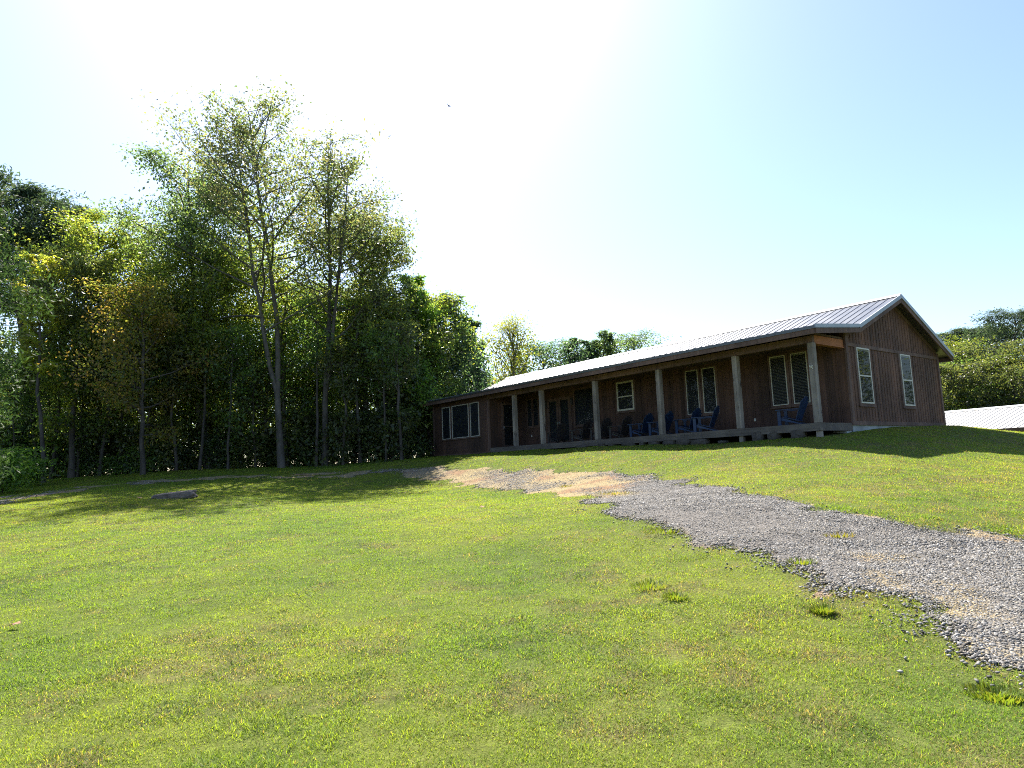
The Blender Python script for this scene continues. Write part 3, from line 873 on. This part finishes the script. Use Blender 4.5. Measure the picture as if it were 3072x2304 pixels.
rk_.location = (p[0], p[1] + .25, p[2] + .06); rk_.rotation_euler = (R(2), R(-5), R(6))
tag(rk_, 'long flat brown stone slab lying alone on the lawn at left', 'stone')
st_spec = [(1.55, .55, .17, .14, 'large squared stone under the deck next to the corner pier'), (2.08, .42, .16, .16, 'rounded pale stone wedged between two larger ones under the deck'),
           (.75, .5, .19, .13, 'broad block stone under the deck end beside the corner'), (3.4, .3, .12, .05, 'low flat stone under the deck right of the dark gap'),
           (4.35, .42, .3, .10, 'long stone under the deck below the tall window pair'), (5.0, .35, .26, .11, 'humped stone under the deck, right of the third post'),
           (5.65, .4, .24, .10, 'dark stone under the deck beneath the third post'), (6.35, .35, .2, .09, 'smooth grey stone under the deck left of the third post'),
           (6.9, .35, .09, .09, 'small pale round stone under the deck'), (7.6, .4, .3, .08, 'square stone block under the deck below the blue chairs'),
           (8.5, .4, .12, .08, 'small stone under the deck below the small window'), (9.0, .4, .22, .07, 'flat stone under the deck beside the fourth post'), (10.2, .3, .3, .06, 'half buried stone under the far half of the deck')]
for i, (u, v, sx, sz, lb) in enumerate(st_spec):
    g = hp(u, v * .2 + .02); zz = Hs(g[0], g[1])
    o = link('foundation_stone', rock_mesh('foundation_stone', sx, .14, sz, 20 + i, rough=.14, flat=.6 if sz < .12 else .8))
    o.location = (g[0], g[1], zz + sz * .7); o.rotation_euler = (0, 0, deckrot + R((i * 37) % 15 - 7))
    tag(o, lb, 'stone', 'stones under the deck edge')

# ------------------------------------------------------------------ second building down the slope
def second_building():
    A = at(2820, 1232, 38.5); B = at(3400, 1196, 30.5)
    d = np.array([B[0] - A[0], B[1] - A[1]]); ln = np.linalg.norm(d); d /= ln
    ang = math.atan2(d[1], d[0])
    zr = .5 * (A[2] + B[2])
    root = empty('outbuilding', (A[0], A[1], 0), ang)
    tag(root, 'low building with a pale ribbed metal roof and tan walls behind the house', 'building')
    run, rise = 3.6, 1.20
    mb = MB(); u0, u1 = -5.0, ln + 6
    for sgn in (-1, 1):
        e = sgn * run
        mb.prism([(u0, 0, zr - .06), (u1, 0, zr - .06), (u1, e, zr - rise - .06), (u0, e, zr - rise - .06)], [(u0, 0, zr), (u1, 0, zr), (u1, e, zr - rise), (u0, e, zr - rise)])
        n = int((u1 - u0) / .30)
        for i in range(n + 1):
            x = u0 + .03 + i * .30
            mb.prism([(x - .028, 0, zr + .001), (x + .028, 0, zr + .001), (x + .028, e, zr - rise + .001), (x - .028, e, zr - rise + .001)],
                     [(x - .009, 0, zr + .022), (x + .009, 0, zr + .022), (x + .009, e, zr - rise + .022), (x - .009, e, zr - rise + .022)])
    r_ = mb.build('roof', M['shed_roof'], root)
    c_ = MB(); c_.prism([(u0, -.15, zr - .02), (u0, 0, zr + .04), (u0, .15, zr - .02), (u0, 0, zr + .07)], [(u1, -.15, zr - .02), (u1, 0, zr + .04), (u1, .15, zr - .02), (u1, 0, zr + .07)])
    c_.build('ridge_cap', M['roof_trim'], r_)
    w_ = MB(); w_.box(u0 + .4, u1 - .4, -run + .35, run - .35, zr - rise - 3.4, zr - rise + .04); w_.build('wall', M['shed_wall'], root)
    f_ = MB(); f_.box(u0, u1, -run - .03, -run + .01, zr - rise - .18, zr - rise - .01); f_.build('fascia', M['trim'], root)
second_building()

# ------------------------------------------------------------------ bird
def bird():
    me_v = []; mb = MB()
    root = empty('bird', tuple(at(1345, 317, 150)))
    tag(root, 'dark soaring bird high in the white sky', 'bird')
    mb.tube([(0, -.42, 0), (0, -.3, 0), (0, 0, .01), (0, .28, .01), (0, .42, -.01)], [.05, .09, .11, .08, .03], 8)
    mb.prism([(-.05, -.4, -.01), (.05, -.4, -.01), (.14, -.72, 0), (-.14, -.72, 0)], [(-.05, -.4, .02), (.05, -.4, .02), (.14, -.72, .015), (-.14, -.72, .015)])
    for s in (-1, 1):
        q = [(0, .18, 0), (.35 * s, .24, .10), (.72 * s, .12, .19), (.98 * s, -.10, .24), (.70 * s, -.14, .18), (.3 * s, -.16, .08), (0, -.15, 0)]
        mb.prism(q, [(a, b, c + .02) for a, b, c in q])
    o = mb.build('body', M['bird'], root)
    root.rotation_euler = (R(-35), R(42), R(-48))
bird()

# ------------------------------------------------------------------ trees
def rand_unit(rg, n):
    v = rg.normal(size=(n, 3)); return v / np.linalg.norm(v, axis=1)[:, None]

def leaf_mesh(rg, cen, size, cols, shape='leaf', aspect=.55, droop=.35):
    n = len(cen)
    if shape == 'leaf':
        ax = rand_unit(rg, n); ax[:, 2] -= droop; ax /= np.linalg.norm(ax, axis=1)[:, None]
        b = np.cross(ax, rand_unit(rg, n)); b /= np.linalg.norm(b, axis=1)[:, None] + 1e-9
        L = (size * (.6 + .8 * rg.random(n)))[:, None]
        wv = b * L * aspect * .5
        nrm = np.cross(ax, b)
        p0 = cen; p2 = cen + ax * L; m = cen + ax * L * .45 + nrm * L * .10
        V = np.stack([p0, m + wv, p2, m - wv], 1).reshape(-1, 3)
    else:
        ax = rand_unit(rg, n); ax[:, 2] += .25; ax /= np.linalg.norm(ax, axis=1)[:, None]
        b = np.cross(ax, rand_unit(rg, n)); b /= np.linalg.norm(b, axis=1)[:, None] + 1e-9
        L = (size * (.7 + .6 * rg.random(n)))[:, None]
        wv = b * L * .5 * aspect
        V = np.stack([cen - wv * .6, cen + ax * L * .5 + wv, cen + ax * L, cen + ax * L * .5 - wv], 1).reshape(-1, 3)
    F = (np.arange(n) * 4)[:, None] + np.array([[0, 1, 2, 3]])
    return V, F, np.repeat(cols, 4, 0)

def tube_np(pts, rad, n):
    pts = np.asarray(pts); V = []; F = []
    T = np.gradient(pts, axis=0); T /= np.linalg.norm(T, axis=1)[:, None] + 1e-9
    ref = np.array([1.0, 0, 0]) if abs(T[0][0]) < .8 else np.array([0, 1.0, 0])
    A = np.cross(T, ref); A /= np.linalg.norm(A, axis=1)[:, None] + 1e-9
    B = np.cross(T, A)
    th = np.arange(n) * 2 * math.pi / n
    V = pts[:, None] + (A[:, None] * np.cos(th)[None, :, None] + B[:, None] * np.sin(th)[None, :, None]) * np.asarray(rad)[:, None, None]
    k = np.arange(n); j = (k + 1) % n
    F = np.concatenate([np.stack([i * n + k, i * n + j, (i + 1) * n + j, (i + 1) * n + k], -1) for i in range(len(pts) - 1)])
    return V.reshape(-1, 3), F

PAL = {
    'green':  [(0.084, 0.135, 0.043), (0.115, 0.169, 0.046), (0.070, 0.115, 0.043)],
    'yellowgreen': [(0.122, 0.155, 0.035), (0.096, 0.135, 0.039), (0.167, 0.169, 0.039)],
    'olive':  [(0.084, 0.101, 0.043), (0.109, 0.115, 0.043), (0.065, 0.089, 0.043)],
    'grey':   [(0.070, 0.095, 0.059), (0.096, 0.108, 0.059), (0.115, 0.108, 0.068)],
    'gold':   [(0.190, 0.150, 0.041), (0.152, 0.150, 0.041), (0.199, 0.130, 0.043), (0.104, 0.125, 0.038)],
    'yellow': [(0.218, 0.235, 0.043), (0.171, 0.205, 0.043), (0.237, 0.210, 0.043)],
    'dark':   [(0.065, 0.095, 0.051), (0.080, 0.115, 0.055), (0.054, 0.081, 0.046)],
    'pine':   [(0.054, 0.084, 0.055), (0.070, 0.105, 0.059), (0.080, 0.108, 0.062)],
    'brightpine': [(.045, .080, .030), (.055, .092, .032), (.038, .068, .028)],
    'cedar':  [(0.036, 0.068, 0.051), (0.048, 0.081, 0.051), (0.058, 0.084, 0.059)],
    'russet': [(0.154, 0.101, 0.059), (0.128, 0.115, 0.051), (0.180, 0.108, 0.059), (0.090, 0.108, 0.043)],
    'fresh':  [(0.109, 0.189, 0.039), (0.142, 0.203, 0.043), (0.084, 0.149, 0.039)],
}
def crown_profile(kind, t):
    if kind == 'cone': return max(.16, (1 - t)) ** .65
    if kind == 'spire': return .22 + .85 * (1 - t) ** .75
    if kind == 'vase': return .35 + .65 * math.sin(min(1, t * 1.1 + .12) * math.pi * .62)
    if kind == 'pads': return .45 + .55 * math.sin(math.pi * min(1, .25 + .75 * t))
    return .40 + .60 * math.sin(math.pi * (.2 + .68 * t)) ** .8

def grow(seed, Ht, lean=(0, 0), width=3.0, cb=.3, pal='green', nleaf=9000, lsize=.17, kind='round', nlimb=22, rad=.16, wig=.35, up=.55,
         needle=False, fork=0, sub=6, spread=.32, pale=False, thin=1.0, pal2=None, dim=1.0, lp=1.3):
    rg = np.random.default_rng(seed); rnd = random.Random(seed)
    TV, TF, off = [], [], 0
    def add(pts, rr, n):
        nonlocal off
        V, F = tube_np(pts, rr, n); TV.append(V); TF.append(F + off); off += len(V)
    lx, ly = lean
    nseg = 11
    ts = np.linspace(0, 1, nseg)
    wob = np.cumsum(rg.normal(0, wig / nseg ** .5, (nseg, 2)), 0) * np.sin(ts * math.pi)[:, None] ** .7
    trunk = np.stack([lx * ts ** lp + wob[:, 0], ly * ts ** lp + wob[:, 1], Ht * ts * .97 - .25 * (1 - ts)], -1)
    tr = rad * (1 - ts) ** .75 * .95 + .018 + .35 * rad * np.exp(-ts * 22)
    add(trunk, tr, 8)
    leaders = [(trunk, tr, cb)]
    for k in range(fork):
        i0 = int(nseg * (.18 + .14 * k)) + 1
        a = rnd.random() * 6.28
        pts = [trunk[i0]]; n2 = nseg - i0
        top = Ht * (.93 - .10 * rnd.random())
        for j in range(1, n2 + 1):
            q = j / n2
            pts.append(trunk[i0] + np.array([math.cos(a) * width * .42 * q ** .8 + rnd.gauss(0, .06), math.sin(a) * width * .42 * q ** .8, (top - trunk[i0][2]) * q]))
        pts = np.array(pts); rr = tr[i0] * .75 * (1 - np.linspace(0, 1, len(pts))) ** .8 + .015
        add(pts, rr, 7); leaders.append((pts, rr, max(cb - .25, .1)))
    clus = []
    sub = int(sub * 1.5)
    nl = max(4, int(nlimb * 1.25) // len(leaders))
    for path, pr_, c0 in leaders:
        m = len(path)
        for i in range(nl):
            t = c0 + (.985 - c0) * ((i + rnd.random()) / nl) ** .8
            f = t * (m - 1); a0 = int(min(f, m - 2)); p0 = path[a0] + (path[a0 + 1] - path[a0]) * (f - a0)
            prof = crown_profile(kind, (t - c0) / (1 - c0))
            L = width * prof * rnd.uniform(.62, 1.2) * (1.2 if kind in ('round', 'spire') else 1)
            az = i * 2.4 + rnd.uniform(-.6, .6)
            el = up * ((.5 + .9 * t) if kind == 'vase' else (.3 + .65 * t)) + rnd.uniform(-.3, .3)
            if kind == 'cone': el = -.1 + .55 * t + rnd.uniform(-.15, .15)
            dv = np.array([math.cos(az) * math.cos(el), math.sin(az) * math.cos(el), math.sin(el)])
            pts = [p0]; kk = 5
            for j in range(kk):
                dv = dv + rg.normal(0, .13, 3) + np.array([0, 0, .07]); dv /= np.linalg.norm(dv)
                pts.append(pts[-1] + dv * L / kk)
            pts = np.array(pts); r0 = min(pr_[a0] * .55, .012 + .016 * L)
            add(pts, r0 * (1 - np.linspace(0, 1, kk + 1)) ** .8 + .007, 5)
            for j in range(sub):
                q = rnd.uniform(.35, 1.0); f2 = q * kk; b0 = int(min(f2, kk - 1)); s0 = pts[b0] + (pts[b0 + 1] - pts[b0]) * (f2 - b0)
                d2 = dv * .6 + rg.normal(0, .65, 3); d2[2] += .15; d2 /= np.linalg.norm(d2)
                l2 = L * rnd.uniform(.16, .40)
                e = s0 + d2 * l2; mid = s0 + d2 * l2 * .5 + rg.normal(0, .04, 3)
                if rnd.random() < .75: add(np.array([s0, mid, e]), [.010, .008, .005], 4)
                clus.append((e, l2)); clus.append((mid, l2))
            clus.append((pts[-1], L * .22))
    cen = np.array([c for c, _ in clus]); sc = np.array([max(.17, min(.60, s * spread * 1.8)) for _, s in clus])
    nleaf = int(nleaf * 1.7)
    pick = rg.choice(len(cen), nleaf, p=(sc / sc.sum()))
    off3 = rg.normal(0, 1, (nleaf, 3)).clip(-1.45, 1.45) * sc[pick][:, None] * np.array([1, 1, .62 if needle or kind == 'pads' else .8]) * thin
    P = cen[pick] + off3
    pl = np.array(PAL[pal]) * dim
    cidx = rg.integers(0, len(pl), len(cen))
    if pal2 is not None:
        p2 = np.array(PAL[pal2]); pl = np.concatenate([pl, p2])
        low = cen[:, 2] < Ht * .62
        cidx = np.where(low & (rg.random(len(cen)) < .8), len(pl) - 1 - rg.integers(0, len(p2), len(cen)), cidx)
    tint = rg.normal(1, .16, len(cen)).clip(.6, 1.5)
    col = pl[cidx][pick] * (tint[pick] * rg.normal(1, .17, nleaf).clip(.55, 1.6))[:, None]
    if needle: LV, LF, LC = leaf_mesh(rg, P, lsize, col, 'needle', .26)
    else: LV, LF, LC = leaf_mesh(rg, P, lsize, col, 'leaf')
    def squash(z): return np.where(z > Ht * .95, Ht * .95 + (z - Ht * .95) * .30, z)
    TVc = np.concatenate(TV); TVc[:, 2] = squash(TVc[:, 2])
    LV[:, 2] = squash(LV[:, 2])
    tm = np_mesh('trunk', TVc, np.concatenate(TF), M['pale_bark' if pale else 'bark'], None, True)
    cm = np_mesh('crown', LV, LF, M['needle' if needle else 'leaf'], LC)
    return tm, cm

def tree(name, label, bx, Y, tx, ty, hw, group='trees at the edge of the woods', cat='tree', rz_=0.0, **kw):
    b = at(bx, 1400, Y); t_ = at(tx, ty, Y)
    z0 = Hs(b[0], Y)
    o = empty(name, (b[0], Y, z0))
    tag(o, label, cat, group)
    tm, cm = grow(Ht=t_[2] - z0, lean=(t_[0] - b[0], 0.0), width=1.15 * hw / 2007.0 * Y, **kw)
    link('trunk', tm, o); link('crown', cm, o)
    return o

tree('pine_tree', 'tall dark pine with rounded needle pads at the far left edge', 95, 38, -10, 515, 190, seed=1, cb=.52, pal='pine', nleaf=15000, lsize=.32, kind='pads', needle=True, nlimb=26, rad=.30, up=.35, sub=6, spread=.30)
tree('pine_tree', 'dark pine with a flat topped crown right of the tallest left pine', 165, 41, 215, 600, 120, seed=2, cb=.55, pal='pine', nleaf=10000, lsize=.32, kind='pads', needle=True, nlimb=20, rad=.24, up=.4, sub=6, spread=.30)
tree('young_pine', 'bright green young pine poking in at the left border', -200, 19, -180, 560, 165, seed=3, cb=.12, pal='brightpine', nleaf=26000, lsize=.17, kind='round', needle=True, nlimb=40, rad=.12, up=.2, sub=7)
tree('maple_tree', 'slender small tree with bright yellow leaves in front of the left pines', 130, 32, 112, 735, 62, seed=4, cb=.45, pal='yellow', nleaf=1500, lsize=.20, nlimb=12, rad=.09, sub=5, spread=.25)
tree('broadleaf_tree', 'light green tree with pointed top right of the left pines', 300, 37, 300, 655, 115, seed=5, cb=.18, pal='yellowgreen', nleaf=12500, rad=.17, nlimb=26)
tree('broadleaf_tree', 'olive green tree behind the light green pointed one', 385, 40, 425, 670, 105, seed=6, cb=.2, pal='olive', nleaf=12000, rad=.17, nlimb=26)
tree('broadleaf_tree', 'small tree turning orange gold, left of the tallest trees', 430, 33, 440, 850, 130, seed=7, cb=.2, pal='gold', nleaf=6500, rad=.11, nlimb=22, lsize=.15)
tree('broadleaf_tree', 'big round headed dark green tree left of the tallest tree', 630, 37, 565, 450, 150, seed=8, cb=.2, pal='dark', pal2='yellowgreen', nleaf=20000, rad=.26, nlimb=34, fork=1, pale=True)
tree('broadleaf_tree', 'yellow green leafy tree below and left of the tallest tree', 690, 39, 680, 720, 125, seed=9, cb=.12, pal='yellowgreen', nleaf=15000, rad=.17, nlimb=30)
tree('tall_tree', 'tallest tree of the wood edge, thin see-through crown on a long pale trunk', 845, 34.8, 745, 285, 265, seed=10, cb=.46, pal='grey', pal2='yellowgreen', nleaf=9500, lsize=.17, lp=2.6, rad=.165, nlimb=48, fork=1, up=.6, wig=.45, spread=.24, sub=7, pale=True, kind='spire')
tree('tall_tree', 'thin grey forked tall tree right of the tallest one', 975, 35.3, 985, 385, 195, seed=23, cb=.46, pal='grey', pal2='olive', nleaf=7000, lsize=.16, rad=.15, nlimb=36, fork=1, up=.6, wig=.3, spread=.24, sub=7, kind='spire')
tree('broadleaf_tree', 'yellow green tree with a bare branch reaching right above the bright one', 1085, 38, 1085, 640, 112, seed=12, cb=.15, pal='olive', pal2='yellowgreen', nleaf=14000, rad=.2, nlimb=30, wig=.5, spread=.3)
tree('broadleaf_tree', 'fresh green tree with pointed crown left of the dark cedar', 1215, 39, 1235, 812, 125, seed=13, cb=.15, pal='fresh', pal2='green', nleaf=9500, rad=.2, nlimb=28, kind='cone')
tree('broadleaf_tree', 'airy light green tree between the gold tree and the big round headed one', 490, 37, 500, 800, 135, seed=31, cb=.15, pal='yellowgreen', nleaf=11000, rad=.15, nlimb=28)
tree('broadleaf_tree', 'leafy mid green tree behind the trunk of the thin tall tree', 920, 41, 905, 860, 125, seed=32, cb=.15, pal='green', pal2='yellowgreen', nleaf=11000, rad=.15, nlimb=28)
tree('broadleaf_tree', 'olive leafy tree filling the gap beside the left pines', 215, 35, 225, 760, 110, seed=33, cb=.15, pal='olive', pal2='yellowgreen', nleaf=9500, rad=.15, nlimb=26)
tree('cedar_tree', 'dark blue green cedar rising left of the house end', 1262, 41, 1345, 872, 150, seed=14, cb=.12, pal='cedar', nleaf=11000, lsize=.18, rad=.22, nlimb=34, kind='cone', up=.5)
tree('cedar_tree', 'dark cedar close behind the left end of the house', 1395, 45, 1405, 945, 110, seed=15, cb=.1, pal='cedar', nleaf=11000, lsize=.2, rad=.18, nlimb=30, kind='cone')
tree('broadleaf_tree', 'sparse yellowing tree with upright twigs behind the left end of the roof', 1520, 50, 1540, 978, 130, seed=16, cb=.12, pal='yellow', pal2='gold', dim=.66, nleaf=4600, lsize=.17, rad=.14, nlimb=34, kind='vase', up=.95, spread=.3, pale=True)
tree('broadleaf_tree', 'leaning branchy tree stretching out over open sky right of the thin tall one', 1060, 39, 1185, 700, 85, seed=17, cb=.5, pal='grey', nleaf=2600, lsize=.17, rad=.13, nlimb=16, up=.35, spread=.3)
back = [(1610, 54, 1648, 1032, 95, 'cedar', 'round', 'round green treetop left of the two spiky ones behind the roof'),
        (1722, 54, 1721, 1000, 100, 'cedar', 'cone', 'spiky green treetop behind the roof, taller and left of a smaller spiky one'),
        (1764, 55, 1764, 1008, 85, 'cedar', 'cone', 'narrow spiky cedar top behind the roof, right of the taller spiky one'),
        (1825, 55, 1820, 978, 100, 'dark', 'cone', 'tallest pointed treetop above the middle of the roof'),
        (1895, 56, 1896, 1000, 95, 'dark', 'round', 'rounded treetop that ends the row behind the roof'),
        (2098, 62, 2099, 1006, 60, 'cedar', 'cone', 'tip of a tree barely showing over the ridge')]
for i, (bx, Yd, tx, ty, hw, pal, kd, lb) in enumerate(back):
    tree('background_tree', lb, bx, Yd, tx, ty, hw, 'trees behind the house', seed=40 + i, cb=.08, pal=pal, nleaf=9000, lsize=.18, rad=.14, nlimb=44, kind=kd)
right = [(3050, 66, 3045, 925, 135, 'pine', 'pads', 1, 'tallest rounded pine at the right border'),
         (2955, 70, 2950, 970, 95, 'pine', 'pads', 1, 'pine left of the tallest one at the right border'),
         (2865, 72, 2872, 985, 70, 'pine', 'pads', 1, 'low dark pine top just right of the gable roof'),
         (2830, 62, 2835, 1025, 95, 'yellowgreen', 'round', 0, 'yellow green tree touching the right roof corner'),
         (2900, 60, 2905, 1075, 95, 'green', 'round', 0, 'mid green tree beside the right wall of the house'),
         (2985, 58, 2980, 1035, 105, 'olive', 'round', 0, 'broad olive tree below the right pines'),
         (3075, 57, 3075, 1070, 90, 'yellowgreen', 'round', 0, 'yellow green tree cut off by the right border of the picture'),
         (2850, 55, 2850, 1090, 80, 'olive', 'round', 0, 'low olive tree right above the outbuilding ridge, next to the house'),
         (2935, 54, 2940, 1165, 85, 'green', 'round', 0, 'low green tree above the middle of the outbuilding ridge'),
         (3030, 53, 3030, 1115, 85, 'olive', 'round', 0, 'low olive tree above the right part of the outbuilding ridge')]
for i, (bx, Yd, tx, ty, hw, pal, kd, nd, lb) in enumerate(right):
    b = at(bx, 1400, Yd)
    tree('pine_tree' if nd else 'background_tree', lb, bx, Yd, tx, ty, hw, 'trees beyond the outbuilding', seed=60 + i, cb=.40 if nd else .06, pal=pal, nleaf=8000 if nd else 7500, lsize=.36 if nd else .2, rad=.2, nlimb=30, kind=kd, needle=bool(nd), sub=6, spread=.34, dim=1.0 if nd else .66)

# understorey and second row: a few grown shapes, copied
protos = []
for i, (ht, wd, pal, cb) in enumerate([(7.5, 2.4, 'green', .08), (8.5, 2.2, 'olive', .12), (6.5, 2.6, 'dark', .04), (9.0, 2.3, 'yellowgreen', .15)]):
    protos.append((grow(seed=80 + i, Ht=ht, width=wd, cb=cb, pal=pal, nleaf=3800, lsize=.18, rad=.10, nlimb=26, spread=.36), pal))
rr = random.Random(5)
words = {'green': 'mid green', 'olive': 'olive green', 'dark': 'dark green', 'yellowgreen': 'yellow green'}
def place(name, label, cat, group, proto, x, y, s, r, sz=1.0):
    (tm, cm), pal = proto
    o = empty(name, (x, y, Hs(x, y) - (.35 if cat == 'shrub' else .05)), r); o.scale = (s, s, s * sz)
    tag(o, label, cat, group)
    link('trunk', tm, o); link('crown', cm, o)
px = -150
i = 0
while px < 1330:
    Yd = rr.uniform(37, 42); q = at(px, 1400, Yd); pr_ = protos[i % 4]
    place('understorey_tree', words[pr_[1]] + ' bushy tree filling the shade under the tall trees', 'tree', 'understorey trees of the wood', pr_, q[0], Yd, rr.uniform(.75, 1.2), rr.random() * 6.28)
    px += rr.uniform(55, 95); i += 1
px = -250
while px < 1330:
    Yd = rr.uniform(46, 56); q = at(px, 1400, Yd); pr_ = protos[i % 4]
    place('understorey_tree', words[pr_[1]] + ' bushy tree filling the shade under the tall trees', 'tree', 'understorey trees of the wood', pr_, q[0], Yd, rr.uniform(.95, 1.3), rr.random() * 6.28)
    px += rr.uniform(150, 230); i += 1
for px in range(1420, 2060, 70):
    Yd = rr.uniform(60, 66); q = at(px, 1400, Yd); pr_ = protos[(0, 2, 1, 2)[i % 4]]
    place('background_tree', words[pr_[1]] + ' tree in the thick row behind the house roof', 'tree', 'row of trees behind the house', pr_, q[0], Yd, rr.uniform(1.0, 1.25) * (1.1 if px < 1800 else 1.2), rr.random() * 6.28); i += 1
shr = []
for i, (ht, wd, pal) in enumerate([(3.0, 1.3, 'dark'), (1.5, 1.4, 'green'), (2.3, 1.2, 'olive')]):
    shr.append((grow(seed=90 + i, Ht=ht, width=wd, cb=.03, pal=pal, nleaf=1900, lsize=.17, rad=.035, nlimb=18, spread=.42, up=.8), pal))
px = -120; i = 0
while px < 1215:
    Yd = rr.uniform(35.8, 37.8); q = at(px, 1400, Yd); pr_ = shr[i % 3]
    place('shrub', words[pr_[1]] + ' shrub at the foot of the wood edge', 'shrub', 'shrubs along the wood edge', pr_, q[0], Yd, rr.uniform(.55, 1.45), rr.random() * 6.28, rr.uniform(.7, 1.3))
    px += rr.uniform(30, 60); i += 1
for bx, Yd in ((1235, 41), (1290, 42)):
    q = at(bx, 1400, Yd); place('shrub', 'dark shrub in the shade behind the left corner of the house', 'shrub', 'shrubs behind the house corner', shr[0], q[0], Yd, 1.2, bx)
sap = []
for i, (ht, wd, pal) in enumerate([(8.5, 1.3, 'green'), (7.0, 1.1, 'olive'), (9.5, 1.4, 'yellowgreen')]):
    sap.append((grow(seed=120 + i, Ht=ht, width=wd, cb=.50, pal=pal, nleaf=1300, lsize=.17, rad=.06 + .012 * i, nlimb=14, spread=.4, wig=.22), pal))
px = 40; i = 0
while px < 1215:
    Yd = rr.uniform(34.6, 36.4); q = at(px, 1400, Yd); pr_ = sap[i % 3]
    place('young_tree', 'slim bare trunked young tree with ' + words[pr_[1]] + ' top at the front of the woods', 'tree', 'slim young trees along the wood edge', pr_, q[0], Yd, rr.uniform(.8, 1.25), rr.random() * 6.28)
    px += rr.uniform(45, 95); i += 1
for k, (x, y, sc_) in enumerate([(-34, 31, 1.7), (-38, 25, 2.0), (-42, 19, 1.8), (-37, 13, 1.6), (-45, 9, 2.0), (-40, 3, 1.8)]):
    place('understorey_tree', 'tall leafy tree of the wood going on past the left border, mirrored in the windows', 'tree', 'trees mirrored in the front windows', protos[k % 4], x, y, sc_, k * 1.3)
for k, (x, y, sc_) in enumerate([(52, 44, 1.3), (56, 38, 1.5), (58, 31, 1.4), (60, 24, 1.6), (57, 17, 1.5)]):
    place('background_tree', 'autumn tree past the right border, mirrored in the gable windows', 'tree', 'trees mirrored in the gable windows', protos[(k + 1) % 4], x, y, sc_, k * 1.7)
fr = grow(seed=99, Ht=1.7, width=1.1, cb=.02, pal='fresh', nleaf=3600, lsize=.13, rad=.03, nlimb=20, spread=.5, up=.8)
for bx, Yd, s, lb in ((15, 27, 1.0, 'bright fresh green bush at the lower left border'), (75, 30, .7, 'small pale green bush right of the brighter one at the lower left')):
    q = at(bx, 1400, Yd); place('bush', lb, 'bush', None, (fr, 'fresh'), q[0], Yd, s, bx)

# ------------------------------------------------------------------ weeds and fallen leaves
def clump(seed, n, h, spread, cols):
    rg = np.random.default_rng(seed)
    la = rg.random(n) * 6.283; ln = rg.uniform(.25, 1.2, n); hh = h * rg.uniform(.5, 1.1, n)
    r0 = rg.random(n) ** .5 * spread * .45
    o = np.stack([np.cos(la) * r0, np.sin(la) * r0, np.full(n, -.01)], -1)
    t = o + np.stack([np.cos(la) * np.sin(ln) * hh, np.sin(la) * np.sin(ln) * hh, np.cos(ln) * hh + .01], -1)
    m = o * .5 + t * .5 + np.array([0, 0, 1.0]) * (hh * .12)[:, None]
    wv = np.stack([-np.sin(la), np.cos(la), 0 * la], -1) * .0045
    V = np.stack([o - wv, o + wv, m + wv, m - wv, t], 1).reshape(-1, 3)
    b = (np.arange(n) * 5)[:, None]
    F = np.concatenate([b + np.array([[0, 1, 2]]), b + np.array([[0, 2, 3]]), b + np.array([[3, 2, 4]])], 0)
    c = np.array(cols)[rg.integers(0, len(cols), n)] * rg.normal(1, .15, n).clip(.6, 1.4)[:, None]
    return np_mesh('grass_tuft', V, F, M['grass'], np.repeat(c, 5, 0))
LG = [(.125, .180, .027), (.10, .155, .024), (.16, .18, .03)]; SG = [(.26, .2, .08), (.16, .14, .04), (.14, .16, .03)]
for i, (px, py, n, h, sp, cl, lb) in enumerate([
        (2470, 1845, 220, .13, .22, LG, 'spiky green weed tuft standing in the lawn just below the gravel edge'),
        (2985, 2090, 420, .075, .36, LG, 'large bright yellow green weed patch at the lower right'),
        (2515, 1612, 160, .10, .45, SG, 'straw coloured grass tuft growing in the middle of the gravel'),
        (2405, 1692, 150, .09, .35, LG, 'green grass tuft near the lower edge of the gravel'),
        (1950, 1765, 150, .12, .45, LG, 'pale green crabgrass spreading in the middle of the lawn'),
        (2025, 1800, 130, .12, .25, LG, 'small upright green tuft right of the crabgrass'),
        (1700, 1461, 120, .12, .45, SG, 'dry tuft on the dirt part of the driveway'),
        (1990, 1600, 160, .14, .6, LG, 'dark green tuft at the lower gravel edge'),
        (1850, 1482, 200, .12, 1.1, SG, 'flat straw patch where the gravel begins')]):
    g = ground_hit(px, py)
    o = link('grass_tuft', clump(200 + i, n, h * .6, sp, cl)); o.location = (g[0], g[1], g[2] + .01)
    tag(o, lb, 'weed', 'tufts of weeds')
def dleaf(seed, s):
    rg = random.Random(seed); pts = []; n = 14
    mb = MB(); ring = []
    for k in range(n):
        a = 2 * math.pi * k / n; r = s * (.55 + .45 * abs(math.cos(a * 2.5))) * rg.uniform(.85, 1.1)
        ring.append((math.cos(a) * r, math.sin(a) * r * .8, .02 + .35 * r * abs(math.sin(a)) * rg.uniform(.5, 1)))
    mb.prism(ring, [(x, y, z + .003) for x, y, z in ring])
    return mb
for i, (px, py, s, lb) in enumerate([(48, 1889, .06, 'dry pinkish brown leaf lying in the grass at the left'), (1447, 1527, .07, 'reddish dry leaf lying on the lawn below the dirt patch'), (418, 1498, .09, 'dry leaf on the lawn left of the stone slab')]):
    g = ground_hit(px, py)
    o = dleaf(300 + i, s).build('fallen_leaf', M['dead_leaf']); o.location = (g[0], g[1], g[2] + .025); o.rotation_euler = (.2, -.15, i)
    tag(o, lb, 'leaf', 'fallen dry leaves')
